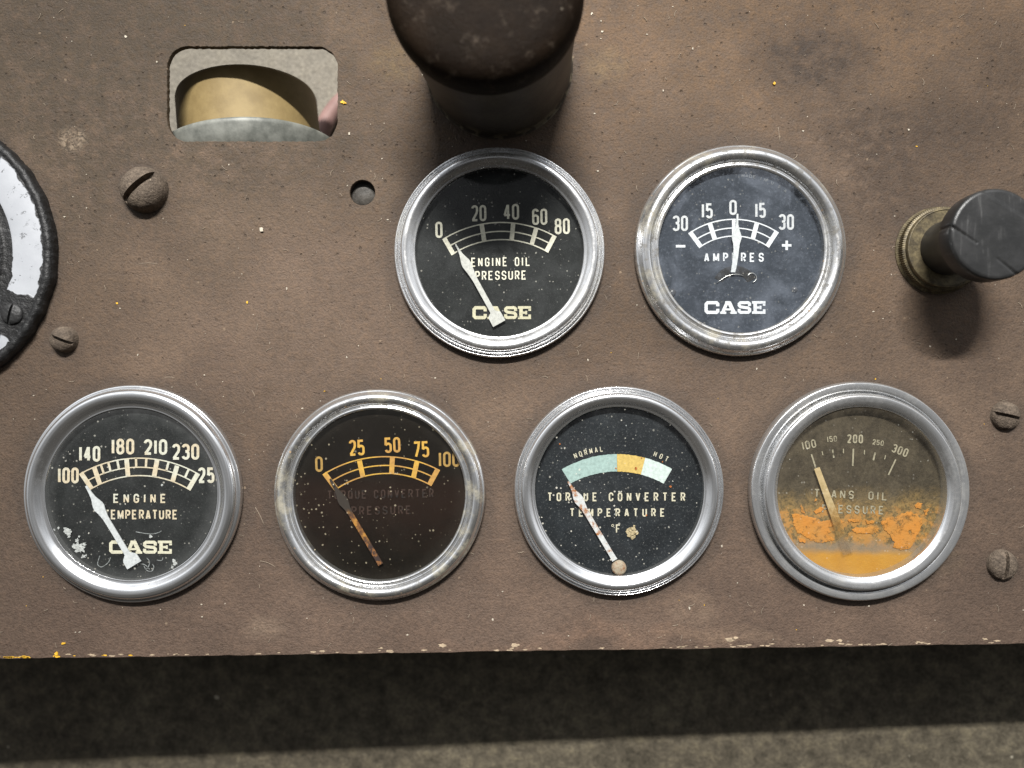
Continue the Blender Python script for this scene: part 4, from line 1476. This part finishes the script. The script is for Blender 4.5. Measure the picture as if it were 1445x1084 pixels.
# the head: round with a chord step and a crack cut across its face
bm = bmesh.new()
prof = [(40, 95), (54, 96), (57, 98.5), (57.5, 104), (57.5, 120), (56.8, 123.6), (55.0, 125.4), (53.0, 126), (44, 126.2), (36, 126.3), (28, 126.4), (20, 126.4), (12, 126.5), (6, 126.5), (0, 126.5)]
prof2 = []
for a, b in zip(prof, prof[1:]):
    m_ = 6 if b[1] >= 126 else 1
    for j in range(m_):
        prof2.append((a[0] + (b[0] - a[0]) * j / m_, a[1] + (b[1] - a[1]) * j / m_))
prof2.append(prof[-1])
lines = [((1343, 318), (1378, 343), 2.2), ((1412, 369), (1441, 391), 2.2)]
lines = [((W(a[0], a[1], 126).x - kb.x - kx, W(a[0], a[1], 126).y - kb.y - ky), (W(b[0], b[1], 126).x - kb.x - kx, W(b[0], b[1], 126).y - kb.y - ky), w_) for a, b, w_ in lines]
add_lathe(bm, prof2, 240)
for v in bm.verts:
    if v.co.z > 97:
        pt = Vector((v.co.x, v.co.y))
        for a, b, w_ in lines:
            a, b = Vector(a), Vector(b)
            ab = b - a
            t = max(-0.15, min(1, (pt - a).dot(ab) / ab.length_squared))
            dist = (pt - (a + ab * t)).length
            dep = 3.2 * max(0, 1 - dist / w_) * (1 - 0.75 * max(0, t) if a.x < 0 else 0.25 + 0.75 * max(0, t))
            if v.co.z > 124:
                v.co.z -= dep
            else:
                s_ = 1 - 0.03 * dep / 3.2
                v.co.x *= s_
                v.co.y *= s_
for v in bm.verts:
    v.co.x += kx
    v.co.y += ky
    # the far upper segment of the face is worn lower
    u = (v.co.x - kx) * 0.52 + (v.co.y - ky) * 0.85
    if v.co.z > 120 and u > 34:
        v.co.z -= min(1.6, (u - 34) * 0.5)
o = obj('head', bm, M_knob, knob)
sharp(o, 42)

# ------------------------------------------------------------------ brass can behind the rectangular cut-out
TILT = R(6)
can = thing('brass_can', 'brass coloured can with grey flange seen through the rectangular cut-out', 'can', (0, 0, 0))
ZC = -140.0
fc = W(357, 226, ZC)
can.location = fc * S
can.rotation_euler = (R(-90) - TILT, 0, R(7))     # local z runs away up the picture and slightly down
mm = Mat('gold_paint')
x_, y_, z_ = xyz(mm)
n1 = mm.noise(40, 5, 0.6)
n2 = mm.noise(7, 4, 0.7)
c_ = mm.mix(mm.step(n1, 0.35, 0.7), (0.185, 0.130, 0.050), (0.25, 0.182, 0.074))
c_ = mm.mix(mm.f('MULTIPLY', mm.step(n2, 0.55, 0.75), 0.35), c_, (0.20, 0.15, 0.07))
M_gold = mm.done(mm.bsdf(c_, 0.68, 0.0, mm.bump(n2, 0.2, 2), 0.5))
mm = Mat('grey_zinc')
n1 = mm.noise(26, 5, 0.65)
c_ = mm.mix(mm.step(n1, 0.3, 0.7), (0.10, 0.105, 0.092), (0.22, 0.225, 0.20))
M_zinc = mm.done(mm.bsdf(c_, 0.5, 0.1, mm.bump(n1, 0.2, 2), 0.5))
bm = bmesh.new()
add_lathe(bm, [(108, 4), (108, 96), (106.5, 101), (102, 104), (0, 105)], 96)
obj('body', bm, M_gold, can)
bm = bmesh.new()
add_lathe(bm, [(0, 8), (108, 8), (134, 6), (140, 3), (141, 0), (140, -4), (137, -14), (132, -26), (124, -36), (112, -40), (0, -42)], 128)
obj('flange', bm, M_zinc, can)

# metal piece behind the small round hole
sw_ = W(511, 272, -11)
bm = bmesh.new()
add_lathe(bm, [(0, 2.4), (9, 2), (16, 0.8), (22, -2), (24, -6), (24, FLOOR + 28)], 32)
stud = obj('steel_stud', bm, plain('dull_steel', (0.045, 0.040, 0.033), 0.6, 0.0, 0.45, 14, 0.5), None, loc=(sw_.x, sw_.y, -12.5))
tag(stud, 'dull grey metal stud seen inside the small round hole', 'stud')

# pink hose lying on the floor beyond
bm = bmesh.new()
pts = []
for (x, y) in ((640, 50), (572, 80), (522, 108), (488, 136), (466, 160), (452, 188), (446, 220), (448, 262), (466, 320)):
    q = W(x, y, FLOOR)
    pts.append((q.x, q.y, FLOOR + FSLOPE * q.x + 16))
add_tube(bm, smooth_profile(pts, 5), 15.5, 16)
hose = obj('pink_hose', bm, plain('pink_rubber', (0.30, 0.185, 0.165), 0.5, 0, 0.15, 40))
tag(hose, 'dusty pink hose glimpsed at right side of the rectangular cut-out', 'hose')

# ------------------------------------------------------------------ dust, lint and paint flecks lying on the panel
GA = ((704, 356, 152), (1044, 354, 152), (187, 697, 157), (536, 698, 152), (873, 693, 151), (1211, 694, 158), (-123, 358, 210), (704, 92, 104), (1328, 352, 62), (199, 268, 32), (511, 272, 20))


def free(x, y):
    if y > edge_y(x) - 3 or (230 < x < 482 and 60 < y < 206):
        return False
    return all((x - a) ** 2 + (y - b) ** 2 > (r + 2) ** 2 for a, b, r in GA)


def fleck_object(name, n, rmin, rmax, mat, seed, spots=()):
    rn = random.Random(seed)
    bm = bmesh.new()
    k = 0
    lst = list(spots)
    while k < n:
        x, y = rn.uniform(-10, 1455), rn.uniform(-10, 925)
        if free(x, y):
            lst.append((x, y, rmin + (rmax - rmin) * rn.random() ** 3))
            k += 1
    for (x, y, r) in lst:
        add_flake(bm, x - CX, CY - y, 0.05, blot(rn, r, 8, 0.6, rn.uniform(0.7, 1.4)), r * rn.uniform(.4, .9))
    o = obj(name, bm, mat, None, smooth=False)
    tag(o, kind='stuff')
    return o


M_grit = plain('pale_grit', (0.46, 0.41, 0.33), 0.9, 0, 0.4, 30)
fleck_object('dust', 230, 0.4, 1.5, M_grit, 21, ((370, 325, 3.2), (178, 52, 2.0), (973, 858, 2.2), (493, 189, 2.0), (835, 20, 1.8), (850, 45, 1.6), (848, 30, 1.3)))
M_yellow = plain('yellow_paint', (0.66, 0.38, 0.03), 0.7, 0, 0.3, 8)
o = fleck_object('dirt', 16, 0.5, 1.2, M_yellow, 22, ((484, 144, 3.4), (487, 146, 2.0), (1092, 118.5, 2.4), (165, 428, 1.6), (90, 908, 2.2), (80, 922, 2.4), (349, 427, 1.4)))
# lint fibres
rn = random.Random(33)
bm = bmesh.new()
k = 0
while k < 150:
    x, y = rn.uniform(0, 1445), rn.uniform(0, 915)
    if not free(x, y):
        continue
    k += 1
    a = rn.uniform(0, 6.3)
    L = rn.uniform(3, 11)
    cv = rn.uniform(-.35, .35)
    pts = []
    px_, py_ = x - CX, CY - y
    for i in range(6):
        pts.append((px_, py_, 0.5 + rn.random() * .3))
        a += cv
        px_ += math.cos(a) * L / 5
        py_ += math.sin(a) * L / 5
    add_tube(bm, pts, rn.uniform(.22, .4), 5)
for i in range(14):
    x, y = rn.uniform(60, 1400), rn.uniform(20, 900)
    a, L = rn.uniform(0, 6.3), rn.uniform(14, 34)
    if free(x, y) and free(x + math.cos(a) * L, y + math.sin(a) * L):
        add_tube(bm, [(x - CX + math.cos(a) * L * t, CY - y - math.sin(a) * L * t + 2 * math.sin(3 * t), 0.1) for t in (0, .25, .5, .75, 1)], 0.32, 5)
lint = obj('lint_litter', bm, plain('lint', (0.27, 0.22, 0.165), 0.9, 0, 0.3, 30))
tag(lint, kind='stuff')
# chipped paint along the bottom edge
rn = random.Random(41)
bm = bmesh.new()
for i in range(70):
    x = rn.uniform(0, 1445)
    y = edge_y(x) - abs(rn.gauss(0, 1.6)) - 1.2
    add_flake(bm, x - CX, CY - y, 0.04, [(a * 2.2, b * .55) for a, b in blot(rn, rn.uniform(.7, 2.2), 10, 0.6)], 0.3)
for (x, y, r) in ((625, 911, 3.0), (455, 919, 2.0), (1030, 903, 3.2), (1038, 900, 2), (1170, 904, 2.8), (1185, 904, 2), (1390, 902, 1.8), (727, 911, 3)):
    add_flake(bm, x - CX, CY - y, 0.05, [(a * 2.0, b * .8) for a, b in blot(rn, r, 12, 0.6)], 0.3)
chips = obj('paint_dust', bm, plain('tan_paint', (0.36, 0.28, 0.19), 0.85, 0, 0.4, 8), None, smooth=False)
tag(chips, kind='stuff')
bm = bmesh.new()
for i in range(26):
    x = rn.uniform(-10, 40) if i < 20 else rn.uniform(40, 200)
    y = edge_y(x) - abs(rn.gauss(0, .8)) - 1.2
    add_flake(bm, x - CX, CY - y, 0.05, [(a * 2.4, b * .6) for a, b in blot(rn, rn.uniform(.8, 2.0), 10, 0.6)], 0.4)
yl = obj('yellow_paint_dust', bm, M_yellow, None, smooth=False)
tag(yl, kind='stuff')
